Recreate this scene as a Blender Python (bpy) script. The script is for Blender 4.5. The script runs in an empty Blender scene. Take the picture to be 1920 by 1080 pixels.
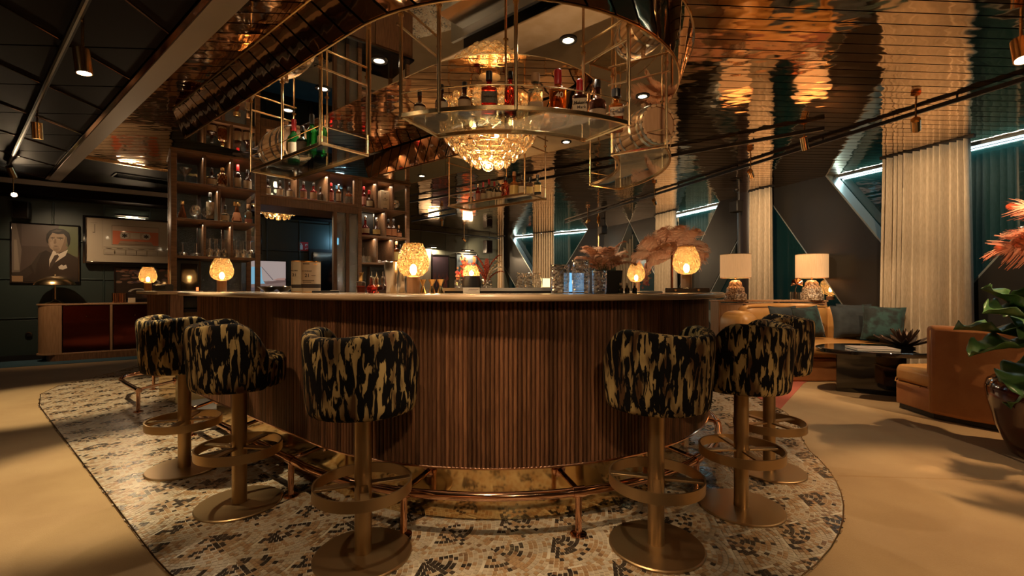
import bpy, math, random
from math import sin, cos, pi, sqrt, atan2, hypot, radians
from mathutils import Vector, Matrix
random.seed(11)
S = bpy.context.scene
COL = S.collection
H, F = 1.18, 853.33                     # eye height, focal length in pixels of the 1920 wide frame

# ------------------------------------------------------------------ camera
cd = bpy.data.cameras.new('camera'); cd.lens = 16; cd.sensor_width = 36; cd.clip_start = .05; cd.clip_end = 200
cam = bpy.data.objects.new('camera', cd); COL.objects.link(cam)
cam.location = (0, 0, H); cam.rotation_euler = (pi / 2, 0, 0); S.camera = cam
# ------------------------------------------------------------------ world, exposure
w = bpy.data.worlds.new('night'); S.world = w; w.use_nodes = True
w.node_tree.nodes['Background'].inputs[0].default_value = (.10, .34, .33, 1)
w.node_tree.nodes['Background'].inputs[1].default_value = .085
S.view_settings.view_transform = 'Standard'; S.view_settings.look = 'None'
S.view_settings.gamma = 1; S.view_settings.use_curve_mapping = False
S.view_settings.exposure = 1.1
cy = S.cycles
cy.max_bounces = 10; cy.glossy_bounces = 6; cy.transmission_bounces = 8; cy.transparent_max_bounces = 16
cy.diffuse_bounces = 3; cy.caustics_reflective = False; cy.caustics_refractive = False
cy.sample_clamp_indirect = 4.0; cy.use_denoising = True
WARM = (1, .70, .40); AMB = (1, .60, .28); COOL = (.80, .95, 1.0); NEUT = (1, .84, .64)

def lamp(kind, loc, energy, col=WARM, aim=None, size=.04, angle=70, blend=.6, name='light', parent=None):
    l = bpy.data.lights.new(name, kind); l.energy = energy; l.color = col
    if kind == 'SPOT':
        l.spot_size = radians(angle); l.spot_blend = blend
    if kind in ('SPOT', 'POINT'):
        l.shadow_soft_size = size
    o = bpy.data.objects.new(name, l); COL.objects.link(o); o.location = loc
    if aim is not None:
        o.rotation_euler = (Vector(aim) - Vector(loc)).to_track_quat('-Z', 'Y').to_euler()
    o.parent = parent
    return o

# ------------------------------------------------------------------ geometry helpers
def at(px, py, Y): return Vector(((px - 960) / F * Y, Y, H - (py - 540) / F * Y))
def on_z(px, py, z):
    Y = (H - z) * F / (py - 540); return Vector(((px - 960) / F * Y, Y, z))
def nt(n, t): return (.6292 * n - .7772 * t, .7772 * n + .6292 * t)   # plan axes of the bar: across, along
def on_line(px, a, b):                                               # where the sight line of column px meets plan line a-b
    k = (px - 960) / F; dx, dy = b[0] - a[0], b[1] - a[1]
    s = (k * a[1] - a[0]) / (dx - k * dy); return (a[0] + s * dx, a[1] + s * dy)

class MB:
    def __init__(s): s.v, s.f, s.c = [], [], []
    def add(s, vs, fs, M=None):
        o = len(s.v)
        s.v += [tuple(M @ Vector(p)) for p in vs] if M else [tuple(p) for p in vs]
        s.f += [tuple(i + o for i in f) for f in fs]; return s
    def box(s, c, d, rz=0, M=None):
        x, y, z = d[0] / 2, d[1] / 2, d[2] / 2
        T = Matrix.Translation(c) @ Matrix.Rotation(rz, 4, 'Z')
        if M: T = M @ T
        return s.add([(-x,-y,-z),(x,-y,-z),(x,y,-z),(-x,y,-z),(-x,-y,z),(x,-y,z),(x,y,z),(-x,y,z)],
                     [(0,3,2,1),(4,5,6,7),(0,1,5,4),(1,2,6,5),(2,3,7,6),(3,0,4,7)], T)
    def prism(s, poly, z0, z1):
        a = sum(poly[i-1][0]*poly[i][1]-poly[i][0]*poly[i-1][1] for i in range(len(poly)))
        if a < 0: poly = poly[::-1]
        n = len(poly)
        return s.add([(p[0],p[1],z0) for p in poly]+[(p[0],p[1],z1) for p in poly],
              [tuple(range(n-1,-1,-1)), tuple(range(n,2*n))]+[(i,(i+1)%n,n+(i+1)%n,n+i) for i in range(n)])
    def band(s, A, B, z0, z1):                    # closed solid strip between two open plan paths
        n = len(A); vs = []
        for z in (z0, z1):
            vs += [(p[0],p[1],z) for p in A] + [(p[0],p[1],z) for p in B]
        a0,b0,a1,b1 = 0,n,2*n,3*n; fs = []
        for i in range(n-1):
            fs += [(a0+i,b0+i,b0+i+1,a0+i+1),(a1+i,a1+i+1,b1+i+1,b1+i),(a0+i,a0+i+1,a1+i+1,a1+i),(b0+i,b1+i,b1+i+1,b0+i+1)]
        fs += [(a0,a1,b1,b0),(a0+n-1,b0+n-1,b1+n-1,a1+n-1)]
        return s.add(vs, fs)
    def lathe(s, prof, seg=24, M=None, fn=None, cap=True):
        if prof[0] == prof[-1]: cap = False
        vs, fs, n = [], [], len(prof)
        for r, z in prof:
            for k in range(seg):
                a = 2*pi*k/seg; q = fn(a, r, z) if fn else r
                vs.append((q*cos(a), q*sin(a), z))
        for i in range(n-1):
            for k in range(seg):
                k2 = (k+1) % seg; fs.append((i*seg+k, i*seg+k2, (i+1)*seg+k2, (i+1)*seg+k))
        if cap and prof[0][0] > 1e-6: fs.append(tuple(range(seg-1,-1,-1)))
        if cap and prof[-1][0] > 1e-6: fs.append(tuple(range((n-1)*seg, n*seg)))
        return s.add(vs, fs, M)
    def tube(s, pts, r, seg=8, closed=False, M=None):
        P = [Vector(p) for p in pts]; n = len(P); vs, fs = [], []
        up = None
        for i, p in enumerate(P):
            a = P[(i-1) % n] if (closed or i) else p; b = P[(i+1) % n] if (closed or i < n-1) else p
            d = (b-a).normalized()
            if up is None: up = Vector((0,0,1)) if abs(d.z) < .9 else Vector((1,0,0))
            u = (up - d*up.dot(d)).normalized(); v = d.cross(u); up = u
            rr = r[i] if isinstance(r, (list, tuple)) else r
            for k in range(seg):
                q = 2*pi*k/seg; vs.append(p + u*(rr*cos(q)) + v*(rr*sin(q)))
        for i in range(n if closed else n-1):
            j = (i+1) % n
            for k in range(seg):
                k2 = (k+1) % seg; fs.append((i*seg+k, i*seg+k2, j*seg+k2, j*seg+k))
        if not closed: fs += [tuple(range(seg-1,-1,-1)), tuple(range((n-1)*seg, n*seg))]
        return s.add(vs, fs, M)
    def grid(s, fn, nu, nv, wrap_u=False, wrap_v=False, M=None):
        vs = [fn(i/(nu if wrap_u else nu-1), j/(nv if wrap_v else nv-1)) for i in range(nu) for j in range(nv)]
        fs = []
        for i in range(nu if wrap_u else nu-1):
            for j in range(nv if wrap_v else nv-1):
                i2, j2 = (i+1) % nu, (j+1) % nv; fs.append((i*nv+j, i2*nv+j, i2*nv+j2, i*nv+j2))
        return s.add(vs, fs, M)
    def mesh(s, name, mat, ang=35, smooth=True):
        me = bpy.data.meshes.new(name); me.from_pydata(s.v, [], s.f); me.update()
        if mat: 
            for m in (mat if isinstance(mat, list) else [mat]): me.materials.append(m)
        if smooth:
            me.polygons.foreach_set('use_smooth', [True]*len(me.polygons)); me.set_sharp_from_angle(angle=radians(ang))
        return me
    def build(s, name, mat, parent=None, loc=(0,0,0), rz=0, ang=35, smooth=True, bevel=0):
        return put(name, s.mesh(name, mat, ang, smooth), parent, loc, rz, bevel)

def put(name, me, parent=None, loc=(0,0,0), rz=0, bevel=0):
    o = bpy.data.objects.new(name, me); COL.objects.link(o); o.parent = parent
    o.location = loc; o.rotation_euler = rz if isinstance(rz, (tuple, list)) or hasattr(rz, 'x') else (0,0,rz)
    if bevel:
        b = o.modifiers.new('edge', 'BEVEL'); b.width = bevel; b.segments = 3; b.limit_method = 'ANGLE'
    return o
def bx(name, c, d, mat, parent=None, rz=0, bevel=.004):
    return MB().box((0,0,0), d).build(name, mat, parent, c, rz, bevel=bevel)
def thing(name, label, cat, loc=(0,0,0), rz=0, group=None):
    o = bpy.data.objects.new(name, None); COL.objects.link(o); o.location = loc
    o.rotation_euler = rz if isinstance(rz, tuple) else (0,0,rz); o.empty_display_size = .1
    return tag(o, label, cat, group)
def tag(o, label, cat, group=None):
    o['label'] = label; o['category'] = cat
    if group: o['group'] = group
    return o
def struct(o): o['kind'] = 'structure'; return o
def dup(src, loc, rz=0, label=None, group=None, scale=None):
    def cp(o, par):
        c = o.copy(); COL.objects.link(c); c.parent = par
        for ch in list(o.children): cp(ch, c)
        return c
    r = cp(src, None); r.location = loc; r.rotation_euler = rz if isinstance(rz, tuple) else (0,0,rz)
    if label: r['label'] = label
    if group: r['group'] = group
    if scale: r.scale = (scale,)*3 if isinstance(scale, (int, float)) else scale
    return r
def clip(poly, a, b, c):                          # keep a*x + b*y <= c
    out = []
    for i, p in enumerate(poly):
        q = poly[i-1]; dp, dq = a*p[0]+b*p[1]-c, a*q[0]+b*q[1]-c
        if (dp <= 0) != (dq <= 0):
            k = dq/(dq-dp); out.append((q[0]+k*(p[0]-q[0]), q[1]+k*(p[1]-q[1])))
        if dp <= 0: out.append(p)
    return out
def inside(p, poly):
    r = False
    for i in range(len(poly)):
        (x1,y1),(x2,y2) = poly[i-1], poly[i]
        if (y1 > p[1]) != (y2 > p[1]) and p[0] < (x2-x1)*(p[1]-y1)/(y2-y1)+x1: r = not r
    return r
def stadium(nc, tc, Rr, tend, seg=48, t_far=None):
    P = [nt(nc-Rr, tend)]
    k = max(2, int((tend-tc)/.12)); P += [nt(nc-Rr, tend+(tc-tend)*i/k) for i in range(1, k)]
    P += [nt(nc-Rr*cos(pi*i/seg), tc-Rr*sin(pi*i/seg)) for i in range(seg+1)]
    tf = tend if t_far is None else t_far; k = max(2, int((tf-tc)/.12))
    P += [nt(nc+Rr, tc+(tf-tc)*i/k) for i in range(1, k+1)]
    return P
def resample(P, step):
    L = [0]
    for a, b in zip(P, P[1:]): L.append(L[-1]+hypot(b[0]-a[0], b[1]-a[1]))
    n = int(L[-1]/step); out = []; j = 0
    for k in range(n+1):
        d = L[-1]*k/n
        while j < len(P)-2 and L[j+1] < d: j += 1
        q = (d-L[j])/max(1e-9, L[j+1]-L[j]); a, b = P[j], P[j+1]
        tx, ty = b[0]-a[0], b[1]-a[1]; l = hypot(tx, ty)
        out.append((a[0]+q*tx, a[1]+q*ty, tx/l, ty/l))
    return out

# ------------------------------------------------------------------ materials
def mat(name, col, rough=.5, metal=0, col2=None, nscale=8, stretch=(1,1,1), detail=4, lo=.35, hi=.65, dist=0,
        bump=0, bscale=40, bstretch=None, bdist=.01, orand=0, coat=0, spec=None, trans=0, ior=None, emit=None, estr=0, sheen=0,
        coords='Object', alpha=None, rough2=None):
    m = bpy.data.materials.new(name); m.use_nodes = True; t = m.node_tree; N, L = t.nodes, t.links
    p = N['Principled BSDF']; I = p.inputs
    I['Base Color'].default_value = (*col, 1); I['Roughness'].default_value = rough; I['Metallic'].default_value = metal
    if coat: I['Coat Weight'].default_value = coat; I['Coat Roughness'].default_value = .05
    if spec is not None: I['Specular IOR Level'].default_value = spec
    if trans: I['Transmission Weight'].default_value = trans
    if ior: I['IOR'].default_value = ior
    if sheen: I['Sheen Weight'].default_value = sheen; I['Sheen Roughness'].default_value = .4
    if emit: I['Emission Color'].default_value = (*emit, 1); I['Emission Strength'].default_value = estr
    tc = N.new('ShaderNodeTexCoord'); oi = N.new('ShaderNodeObjectInfo')
    def vec(st, rnd=True):
        a = N.new('ShaderNodeVectorMath'); a.operation = 'MULTIPLY'; a.inputs[1].default_value = st
        if coords == 'World':
            g = N.new('ShaderNodeNewGeometry'); L.new(g.outputs['Position'], a.inputs[0])
        else: L.new(tc.outputs[coords], a.inputs[0])
        if not (orand and rnd): return a.outputs[0]
        b = N.new('ShaderNodeMath'); b.operation = 'MULTIPLY'; b.inputs[1].default_value = 37; L.new(oi.outputs['Random'], b.inputs[0])
        c = N.new('ShaderNodeVectorMath'); c.operation = 'ADD'; L.new(a.outputs[0], c.inputs[0]); L.new(b.outputs[0], c.inputs[1])
        return c.outputs[0]
    csock = None
    if col2:
        nz = N.new('ShaderNodeTexNoise'); nz.inputs['Scale'].default_value = nscale; nz.inputs['Detail'].default_value = detail
        nz.inputs['Distortion'].default_value = dist; L.new(vec(stretch), nz.inputs['Vector'])
        r = N.new('ShaderNodeValToRGB'); e = r.color_ramp.elements; e[0].position = lo; e[1].position = hi
        e[0].color = (*col, 1); e[1].color = (*col2, 1); L.new(nz.outputs['Fac'], r.inputs[0]); csock = r.outputs[0]
    if orand:
        hs = N.new('ShaderNodeHueSaturation'); mr = N.new('ShaderNodeMapRange')
        mr.inputs['To Min'].default_value = 1-orand; mr.inputs['To Max'].default_value = 1+orand
        L.new(oi.outputs['Random'], mr.inputs['Value']); L.new(mr.outputs[0], hs.inputs['Value'])
        if csock: L.new(csock, hs.inputs['Color'])
        else: hs.inputs['Color'].default_value = (*col, 1)
        csock = hs.outputs[0]
    if csock: L.new(csock, I['Base Color'])
    if bump:
        nb = N.new('ShaderNodeTexNoise'); nb.inputs['Scale'].default_value = bscale; nb.inputs['Detail'].default_value = 2
        L.new(vec(bstretch or stretch), nb.inputs['Vector'])
        b = N.new('ShaderNodeBump'); b.inputs['Strength'].default_value = bump; b.inputs['Distance'].default_value = bdist
        L.new(nb.outputs['Fac'], b.inputs['Height']); L.new(b.outputs[0], I['Normal'])
    return m
def thin(name, tint, gloss=.12, rough=.03, bump=0, bscale=60, bdist=.004, body=None, bodyw=0, gcol=(1,1,1), bstretch=(1,1,1), spots=0, edge=.35):
    """thin clear glass: clear straight through, a little reflection that grows at grazing angles, optional milky body"""
    m = bpy.data.materials.new(name); m.use_nodes = True; t = m.node_tree; N, L = t.nodes, t.links
    N.remove(N['Principled BSDF']); out = N['Material Output']
    tr = N.new('ShaderNodeBsdfTransparent'); tr.inputs[0].default_value = (*tint, 1)
    gl = N.new('ShaderNodeBsdfGlossy'); gl.inputs['Roughness'].default_value = rough; gl.inputs[0].default_value = (*gcol, 1)
    lw = N.new('ShaderNodeLayerWeight'); lw.inputs[0].default_value = edge
    mr = N.new('ShaderNodeMapRange'); mr.inputs['To Min'].default_value = gloss; mr.inputs['To Max'].default_value = min(1, gloss+.6)
    mx = N.new('ShaderNodeMixShader'); base = tr.outputs[0]
    if body:
        df = N.new('ShaderNodeBsdfDiffuse'); df.inputs[0].default_value = (*body, 1)
        tl = N.new('ShaderNodeBsdfTranslucent'); tl.inputs[0].default_value = (*body, 1)
        m0 = N.new('ShaderNodeMixShader'); m0.inputs[0].default_value = .6; L.new(df.outputs[0], m0.inputs[1]); L.new(tl.outputs[0], m0.inputs[2])
        m1 = N.new('ShaderNodeMixShader'); m1.inputs[0].default_value = bodyw
        if spots:  # milky spots painted in to imitate the sparkle of globe and crystal
            tq = N.new('ShaderNodeTexCoord'); vq = N.new('ShaderNodeTexVoronoi'); vq.inputs['Scale'].default_value = spots; L.new(tq.outputs['Object'], vq.inputs['Vector'])
            rq = N.new('ShaderNodeMapRange'); rq.inputs['From Min'].default_value = .25; rq.inputs['From Max'].default_value = .62; rq.inputs['To Min'].default_value = 0; rq.inputs['To Max'].default_value = bodyw
            L.new(vq.outputs['Distance'], rq.inputs['Value']); L.new(rq.outputs[0], m1.inputs[0])
        L.new(tr.outputs[0], m1.inputs[1]); L.new(m0.outputs[0], m1.inputs[2]); base = m1.outputs[0]
    L.new(lw.outputs['Facing'], mr.inputs['Value']); L.new(mr.outputs[0], mx.inputs[0])
    L.new(base, mx.inputs[1]); L.new(gl.outputs[0], mx.inputs[2]); L.new(mx.outputs[0], out.inputs[0])
    if bump:
        tc = N.new('ShaderNodeTexCoord'); a = N.new('ShaderNodeVectorMath'); a.operation = 'MULTIPLY'; a.inputs[1].default_value = bstretch
        L.new(tc.outputs['Object'], a.inputs[0])
        v = N.new('ShaderNodeTexVoronoi'); v.inputs['Scale'].default_value = bscale; L.new(a.outputs[0], v.inputs['Vector'])
        b = N.new('ShaderNodeBump'); b.inputs['Strength'].default_value = bump; b.inputs['Distance'].default_value = bdist
        L.new(v.outputs['Distance'], b.inputs['Height']); L.new(b.outputs[0], gl.inputs['Normal']); L.new(b.outputs[0], lw.inputs['Normal'])
    return m

m = {}
m['carpet'] = mat('tan_carpet', (.38,.235,.105), .95, col2=(.46,.30,.14), nscale=2.2, detail=6, bump=.5, bscale=260, bdist=.006, coords='World', sheen=.3)
m['carpet_blue'] = mat('blue_carpet', (.035,.085,.12), .95, col2=(.05,.11,.15), nscale=3, bump=.5, bscale=260, bdist=.006)
m['carpet_coral'] = mat('coral_carpet', (.42,.10,.065), .95, col2=(.47,.13,.085), nscale=3, bump=.5, bscale=260, bdist=.006)
m['grout'] = mat('grout', (.62,.55,.43), .8)
TILE = [mat('tile_ivory', (.56,.47,.36), .28, col2=(.44,.36,.26), nscale=30, coords='World'), mat('tile_cream', (.47,.36,.24), .28, col2=(.58,.48,.35), nscale=25, coords='World'),
        mat('tile_tan', (.36,.215,.105), .28, col2=(.44,.29,.16), nscale=25, coords='World'), mat('tile_brown', (.20,.115,.06), .28, col2=(.28,.17,.09), nscale=25, coords='World'),
        mat('tile_dark', (.028,.024,.022), .25, col2=(.07,.05,.035), nscale=25, coords='World')]
m['walnut'] = mat('walnut', (.125,.055,.026), .42, col2=(.22,.105,.05), nscale=9, stretch=(9,9,.7), detail=6, orand=.35, bump=.15, bscale=30, bstretch=(6,6,.6))
m['slatwood'] = mat('fluted_walnut', (.085,.034,.016), .38, col2=(.20,.09,.042), nscale=14, stretch=(9,9,.5), detail=8, orand=.55, bump=.25, bscale=40, bstretch=(8,8,.5), lo=.3, hi=.75)
m['oak'] = mat('light_oak', (.48,.27,.14), .45, col2=(.36,.19,.09), nscale=7, stretch=(9,9,.7), detail=5)
m['shelfwood'] = mat('shelf_walnut', (.16,.075,.034), .45, col2=(.26,.13,.06), nscale=6, stretch=(1.2,8,8), detail=6)
m['stone'] = mat('counter_stone', (.55,.39,.25), .22, col2=(.47,.32,.19), nscale=5, detail=6, coords='World')
m['brass'] = mat('brass', (.72,.50,.26), .22, 1)
m['brassrod'] = mat('brushed_brass', (.66,.47,.26), .26, 1)
m['kick'] = mat('polished_brass_kick', (.76,.56,.28), .09, 1, bump=.1, bscale=2.5, bdist=.03)
m['bronze'] = mat('bronze_satin', (.42,.29,.15), .36, .9, bump=.03, bscale=200)
m['railcopper'] = mat('rose_copper', (.70,.40,.26), .10, 1)
m['ceilcopper'] = mat('copper_mirror_slat', (.78,.52,.31), .055, 1, bump=.16, bscale=2.6, bstretch=(1,1.6,1), bdist=.05, coords='World', orand=.10)
m['drumcopper'] = mat('copper_mirror_panel', (.80,.52,.31), .05, 1, bump=.10, bscale=5, bdist=.03, coords='World', orand=.08)
m['mirror'] = mat('bronze_mirror', (.78,.66,.50), .015, 1)
m['black'] = mat('black_paint', (.008,.007,.007), .5)
m['blackgloss'] = mat('black_lacquer', (.006,.006,.007), .07, coat=1)
m['darkpanel'] = mat('dark_ceiling_panel', (.008,.0045,.0035), .55, spec=.04)
m['warmwall'] = mat('warm_oak_panelling', (.42,.23,.11), .5, col2=(.34,.18,.085), nscale=2, stretch=(6,6,.5), coords='World')
m['taupe'] = mat('taupe_soffit', (.36,.30,.25), .5)
m['green'] = mat('dark_green_paint', (.022,.036,.033), .45)
m['greenm'] = mat('dark_green_moulding', (.026,.042,.038), .4)
m['wallback'] = mat('grey_green_paint', (.075,.082,.066), .5)
m['brace'] = mat('black_satin_brace', (.014,.013,.012), .36)
m['bracesteel'] = mat('steel_reveal', (.36,.39,.38), .35, .7)
m['curtain'] = mat('linen_curtain', (.48,.375,.255), .9, col2=(.60,.48,.345), nscale=60, stretch=(1,1,.25), bump=.3, bscale=160, bstretch=(1,1,3), sheen=.2)
m['leather'] = mat('tan_leather', (.50,.255,.075), .42, col2=(.43,.20,.055), nscale=5, bump=.12, bscale=120)
m['leatherdark'] = mat('cognac_leather', (.36,.135,.045), .45, col2=(.42,.175,.06), nscale=7, bump=.1, bscale=90)
m['pot'] = mat('oxblood_glaze', (.055,.008,.006), .12, coat=1)
m['leaf'] = mat('green_leaf', (.045,.115,.035), .35, col2=(.09,.19,.06), nscale=10)
m['rib'] = mat('pale_leaf_rib', (.19,.30,.12), .4)
m['feather'] = mat('coral_feather', (.80,.27,.155), .9, col2=(.86,.36,.22), nscale=12)
m['featherpale'] = mat('peach_feather', (.84,.46,.29), .9, col2=(.88,.55,.37), nscale=12)
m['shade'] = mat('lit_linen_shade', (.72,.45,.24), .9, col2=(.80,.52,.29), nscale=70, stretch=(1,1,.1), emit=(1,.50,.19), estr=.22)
m['speckle'] = mat('speckled_ceramic', (.62,.50,.36), .35, col2=(.16,.09,.045), nscale=48, detail=2, lo=.46, hi=.52)
m['bulb'] = mat('lit_bulb', (1,.8,.5), .5, emit=(1,.62,.26), estr=22)
m['chandbulb'] = mat('soft_bulb', (1,.8,.5), .5, emit=(1,.74,.42), estr=9)
m['lens'] = mat('lit_lens', (1,.9,.7), .5, emit=(1,.80,.52), estr=22)
m['steel'] = mat('stainless', (.62,.62,.60), .18, 1)
m['steelrough'] = mat('brushed_steel', (.50,.50,.49), .35, 1)
m['gold'] = mat('gold_metal', (.83,.60,.28), .14, 1)
m['paper'] = mat('cream_paper', (.66,.51,.34), .7, col2=(.60,.45,.29), nscale=20)
m['oakbarrel'] = mat('barrel_oak', (.44,.25,.125), .5, col2=(.55,.34,.18), nscale=6, stretch=(8,1,8), orand=.14)
m['barrelhead'] = mat('barrel_head_oak', (.40,.21,.10), .5, col2=(.48,.27,.14), nscale=6, stretch=(8,1,1))
m['hoop'] = mat('steel_hoop', (.42,.42,.40), .3, 1)
m['redglass'] = mat('dark_red_glass', (.085,.016,.011), .08, .9)
m['teal'] = mat('teal_velvet', (.018,.055,.052), .8, col2=(.006,.010,.010), nscale=9, detail=3, lo=.42, hi=.58, sheen=.25)
m['darkvelvet'] = mat('ink_velvet', (.010,.013,.016), .8, col2=(.024,.03,.034), nscale=9, sheen=.15)
m['wax'] = mat('red_wax', (.45,.015,.018), .35)
m['blackcap'] = mat('black_cap', (.012,.010,.009), .35)
m['cork'] = mat('cork', (.42,.22,.10), .7)
m['ink'] = mat('dark_ink', (.05,.03,.02), .7)
m['white'] = mat('white_print', (.75,.72,.66), .6)
m['signred'] = mat('sign_red', (.55,.03,.03), .5)
m['amber'] = mat('amber_spirit', (.62,.15,.025), .04, trans=.92, ior=1.36)
m['redspirit'] = mat('ruby_spirit', (.62,.035,.02), .04, trans=.9, ior=1.36)
m['darkspirit'] = mat('dark_spirit', (.07,.022,.012), .05, trans=.6, ior=1.4, coat=.5)
m['greenglass'] = mat('green_bottle_glass', (.02,.30,.06), .04, trans=.85, ior=1.4)
m['blackglass'] = mat('black_bottle_glass', (.010,.014,.010), .06, coat=.6)
m['clearspirit'] = mat('clear_spirit', (.86,.70,.47), .04, trans=.95, ior=1.34)
m['glass'] = thin('clear_glass', (.92,.92,.90), .20, .04)
m['cutglass'] = thin('cut_crystal', (.93,.93,.92), .22, .04, bump=.6, bscale=60, bdist=.006)
m['globe'] = thin('amber_hammered_glass', (.95,.80,.55), .20, .10, bump=1, bscale=75, bdist=.014, body=(.95,.70,.36), bodyw=.26, gcol=(1,.85,.6), edge=.5, spots=85)
m['crystal'] = thin('champagne_crystal', (.93,.80,.60), .26, .08, bump=.6, bscale=40, bdist=.008, body=(1,.84,.58), bodyw=.16, gcol=(1,.90,.70), edge=.6, spots=55)
m['hammered'] = thin('hammered_glass', (.34,.39,.39), .20, .16, bump=.8, bscale=120, bdist=.008, body=(.42,.46,.45), bodyw=.10)
m['shelfglass'] = thin('shelf_glass', (.90,.94,.90), .10, .01)
m['pane'] = thin('window_glass', (.42,.50,.49), .14, .02, body=(.040,.13,.12), bodyw=.35)
def fabric():
    mm = mat('black_gold_velvet', (.30,.20,.085), .8, spec=.15); t = mm.node_tree; N, L = t.nodes, t.links; p = N['Principled BSDF']
    tc = N.new('ShaderNodeTexCoord'); oi = N.new('ShaderNodeObjectInfo')
    def nz(st, sc, det, dist, off):
        a = N.new('ShaderNodeVectorMath'); a.operation = 'MULTIPLY'; a.inputs[1].default_value = st; L.new(tc.outputs['Object'], a.inputs[0])
        b = N.new('ShaderNodeVectorMath'); b.operation = 'ADD'; L.new(a.outputs[0], b.inputs[0])
        c = N.new('ShaderNodeMath'); c.operation = 'MULTIPLY_ADD'; c.inputs[1].default_value = 23; c.inputs[2].default_value = off; L.new(oi.outputs['Random'], c.inputs[0]); L.new(c.outputs[0], b.inputs[1])
        n = N.new('ShaderNodeTexNoise'); n.inputs['Scale'].default_value = sc; n.inputs['Detail'].default_value = det; n.inputs['Distortion'].default_value = dist
        L.new(b.outputs[0], n.inputs['Vector']); return n
    n1 = nz((1,1,.22), 44, 5, .6, 0); n2 = nz((1,1,.3), 16, 2, .3, 9)
    r1 = N.new('ShaderNodeValToRGB'); e = r1.color_ramp.elements; e[0].position = .505; e[1].position = .535; e[0].color = (0,0,0,1); e[1].color = (1,1,1,1); L.new(n1.outputs['Fac'], r1.inputs[0])
    r2 = N.new('ShaderNodeValToRGB'); e = r2.color_ramp.elements; e[0].position = .38; e[1].position = .6; e[0].color = (.085,.042,.018,1); e[1].color = (.46,.33,.14,1); L.new(n2.outputs['Fac'], r2.inputs[0])
    mx = N.new('ShaderNodeMix'); mx.data_type = 'RGBA'; mx.inputs[6].default_value = (.004,.0035,.004,1); L.new(r1.outputs[0], mx.inputs[0]); L.new(r2.outputs[0], mx.inputs[7]); L.new(mx.outputs[2], p.inputs['Base Color'])
    b = N.new('ShaderNodeBump'); b.inputs['Strength'].default_value = .5; b.inputs['Distance'].default_value = .004; L.new(n1.outputs['Fac'], b.inputs['Height']); L.new(b.outputs[0], p.inputs['Normal'])
    return mm
m['fabric'] = fabric()
def printmat(name='flat_print', rough=.35, estr=0, coat=0):
    mm = bpy.data.materials.new(name); mm.use_nodes = True; N, L = mm.node_tree.nodes, mm.node_tree.links; p = N['Principled BSDF']
    a = N.new('ShaderNodeVertexColor'); a.layer_name = 'Col'; L.new(a.outputs[0], p.inputs['Base Color']); p.inputs['Roughness'].default_value = rough
    if coat: p.inputs['Coat Weight'].default_value = coat; p.inputs['Coat Roughness'].default_value = .04
    if estr: L.new(a.outputs[0], p.inputs['Emission Color']); p.inputs['Emission Strength'].default_value = estr
    return mm
m['print'] = printmat('flat_print', .3, 0, .6); m['screen'] = printmat('lit_screen', .2, .35)
class Print:
    """flat coloured shapes in a unit square, laid one over the other as a print"""
    def __init__(s, w, h, bg): s.w, s.h, s.q = w, h, [([(0,0),(1,0),(1,1),(0,1)], bg)]
    def poly(s, pts, c): s.q.append((pts, c)); return s
    def rect(s, x0, y0, x1, y1, c): return s.poly([(x0,y0),(x1,y0),(x1,y1),(x0,y1)], c)
    def oval(s, x, y, rx, ry, c, n=20): return s.poly([(x+rx*cos(2*pi*k/n), y+ry*sin(2*pi*k/n)) for k in range(n)], c)
    def build(s, name, parent, loc=(0,0,0), mt=None, rz=0):
        b = MB(); cols = []
        for i, (p, c) in enumerate(s.q):
            b.add([((x-.5)*s.w, -.00025*i, y*s.h) for x, y in p], [tuple(range(len(p)))]); cols.append(c)
        me = b.mesh(name, mt or m['print'], smooth=False)
        at_ = me.color_attributes.new('Col', 'FLOAT_COLOR', 'CORNER')
        for poly, c in zip(me.polygons, cols):
            for li in poly.loop_indices: at_.data[li].color = (*c, 1)
        return put(name, me, parent, loc, rz)
def text(s, size, mt, parent, loc, rot=(pi/2,0,0), name='lettering', bold=False, xs=1):
    cu = bpy.data.curves.new(name, 'FONT'); cu.body = s; cu.size = size; cu.align_x = 'CENTER'; cu.align_y = 'CENTER'; cu.extrude = .0002
    if bold: cu.offset = size*.02
    tmp = bpy.data.objects.new(name, cu); me = bpy.data.meshes.new_from_object(tmp); bpy.data.objects.remove(tmp)
    me.materials.clear(); me.materials.append(mt)
    o = put(name, me, parent, loc, rot); o.scale = (xs,1,1); return o

def ink_line(parent, loc, w_, h=.004): return MB().box((0,0,0), (w_,.0006,h)).build('printed_line', m['ink'], parent, loc)
# ================================================================== setting
CEIL = 2.90
W = [(7.2,-3.5),(7.2,.25),(5.63,5.0),(3.79,10.56),(2.76,13.1),(0,15.3),(-.9,16.0)]     # window wall, near to far
P0, EX, NX = (-7.79,7.55), (.8042,.5944), (-.5944,.8042); WA = atan2(EX[1], EX[0])         # panelled wall behind the sideboard
def wl(tau, off=0, z=0): return (P0[0]+EX[0]*tau-NX[0]*off, P0[1]+EX[1]*tau-NX[1]*off, z)
B0 = (-2.72,13.6)                                                                        # back wall, parallel
def wb(tau, off=0, z=0): return (B0[0]+EX[0]*tau-NX[0]*off, B0[1]+EX[1]*tau-NX[1]*off, z)
EL = wl(5.6)[:2]; BL = (EL[0]+NX[0]*2.2, EL[1]+NX[1]*2.2)
ROOM = [(-11.2,-3.5)] + W + [wb(2.6)[:2], BL, EL, wl(-4.3)[:2]]

floor = struct(MB().prism(ROOM, -.12, 0).build('floor', m['carpet'], smooth=False))
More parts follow.
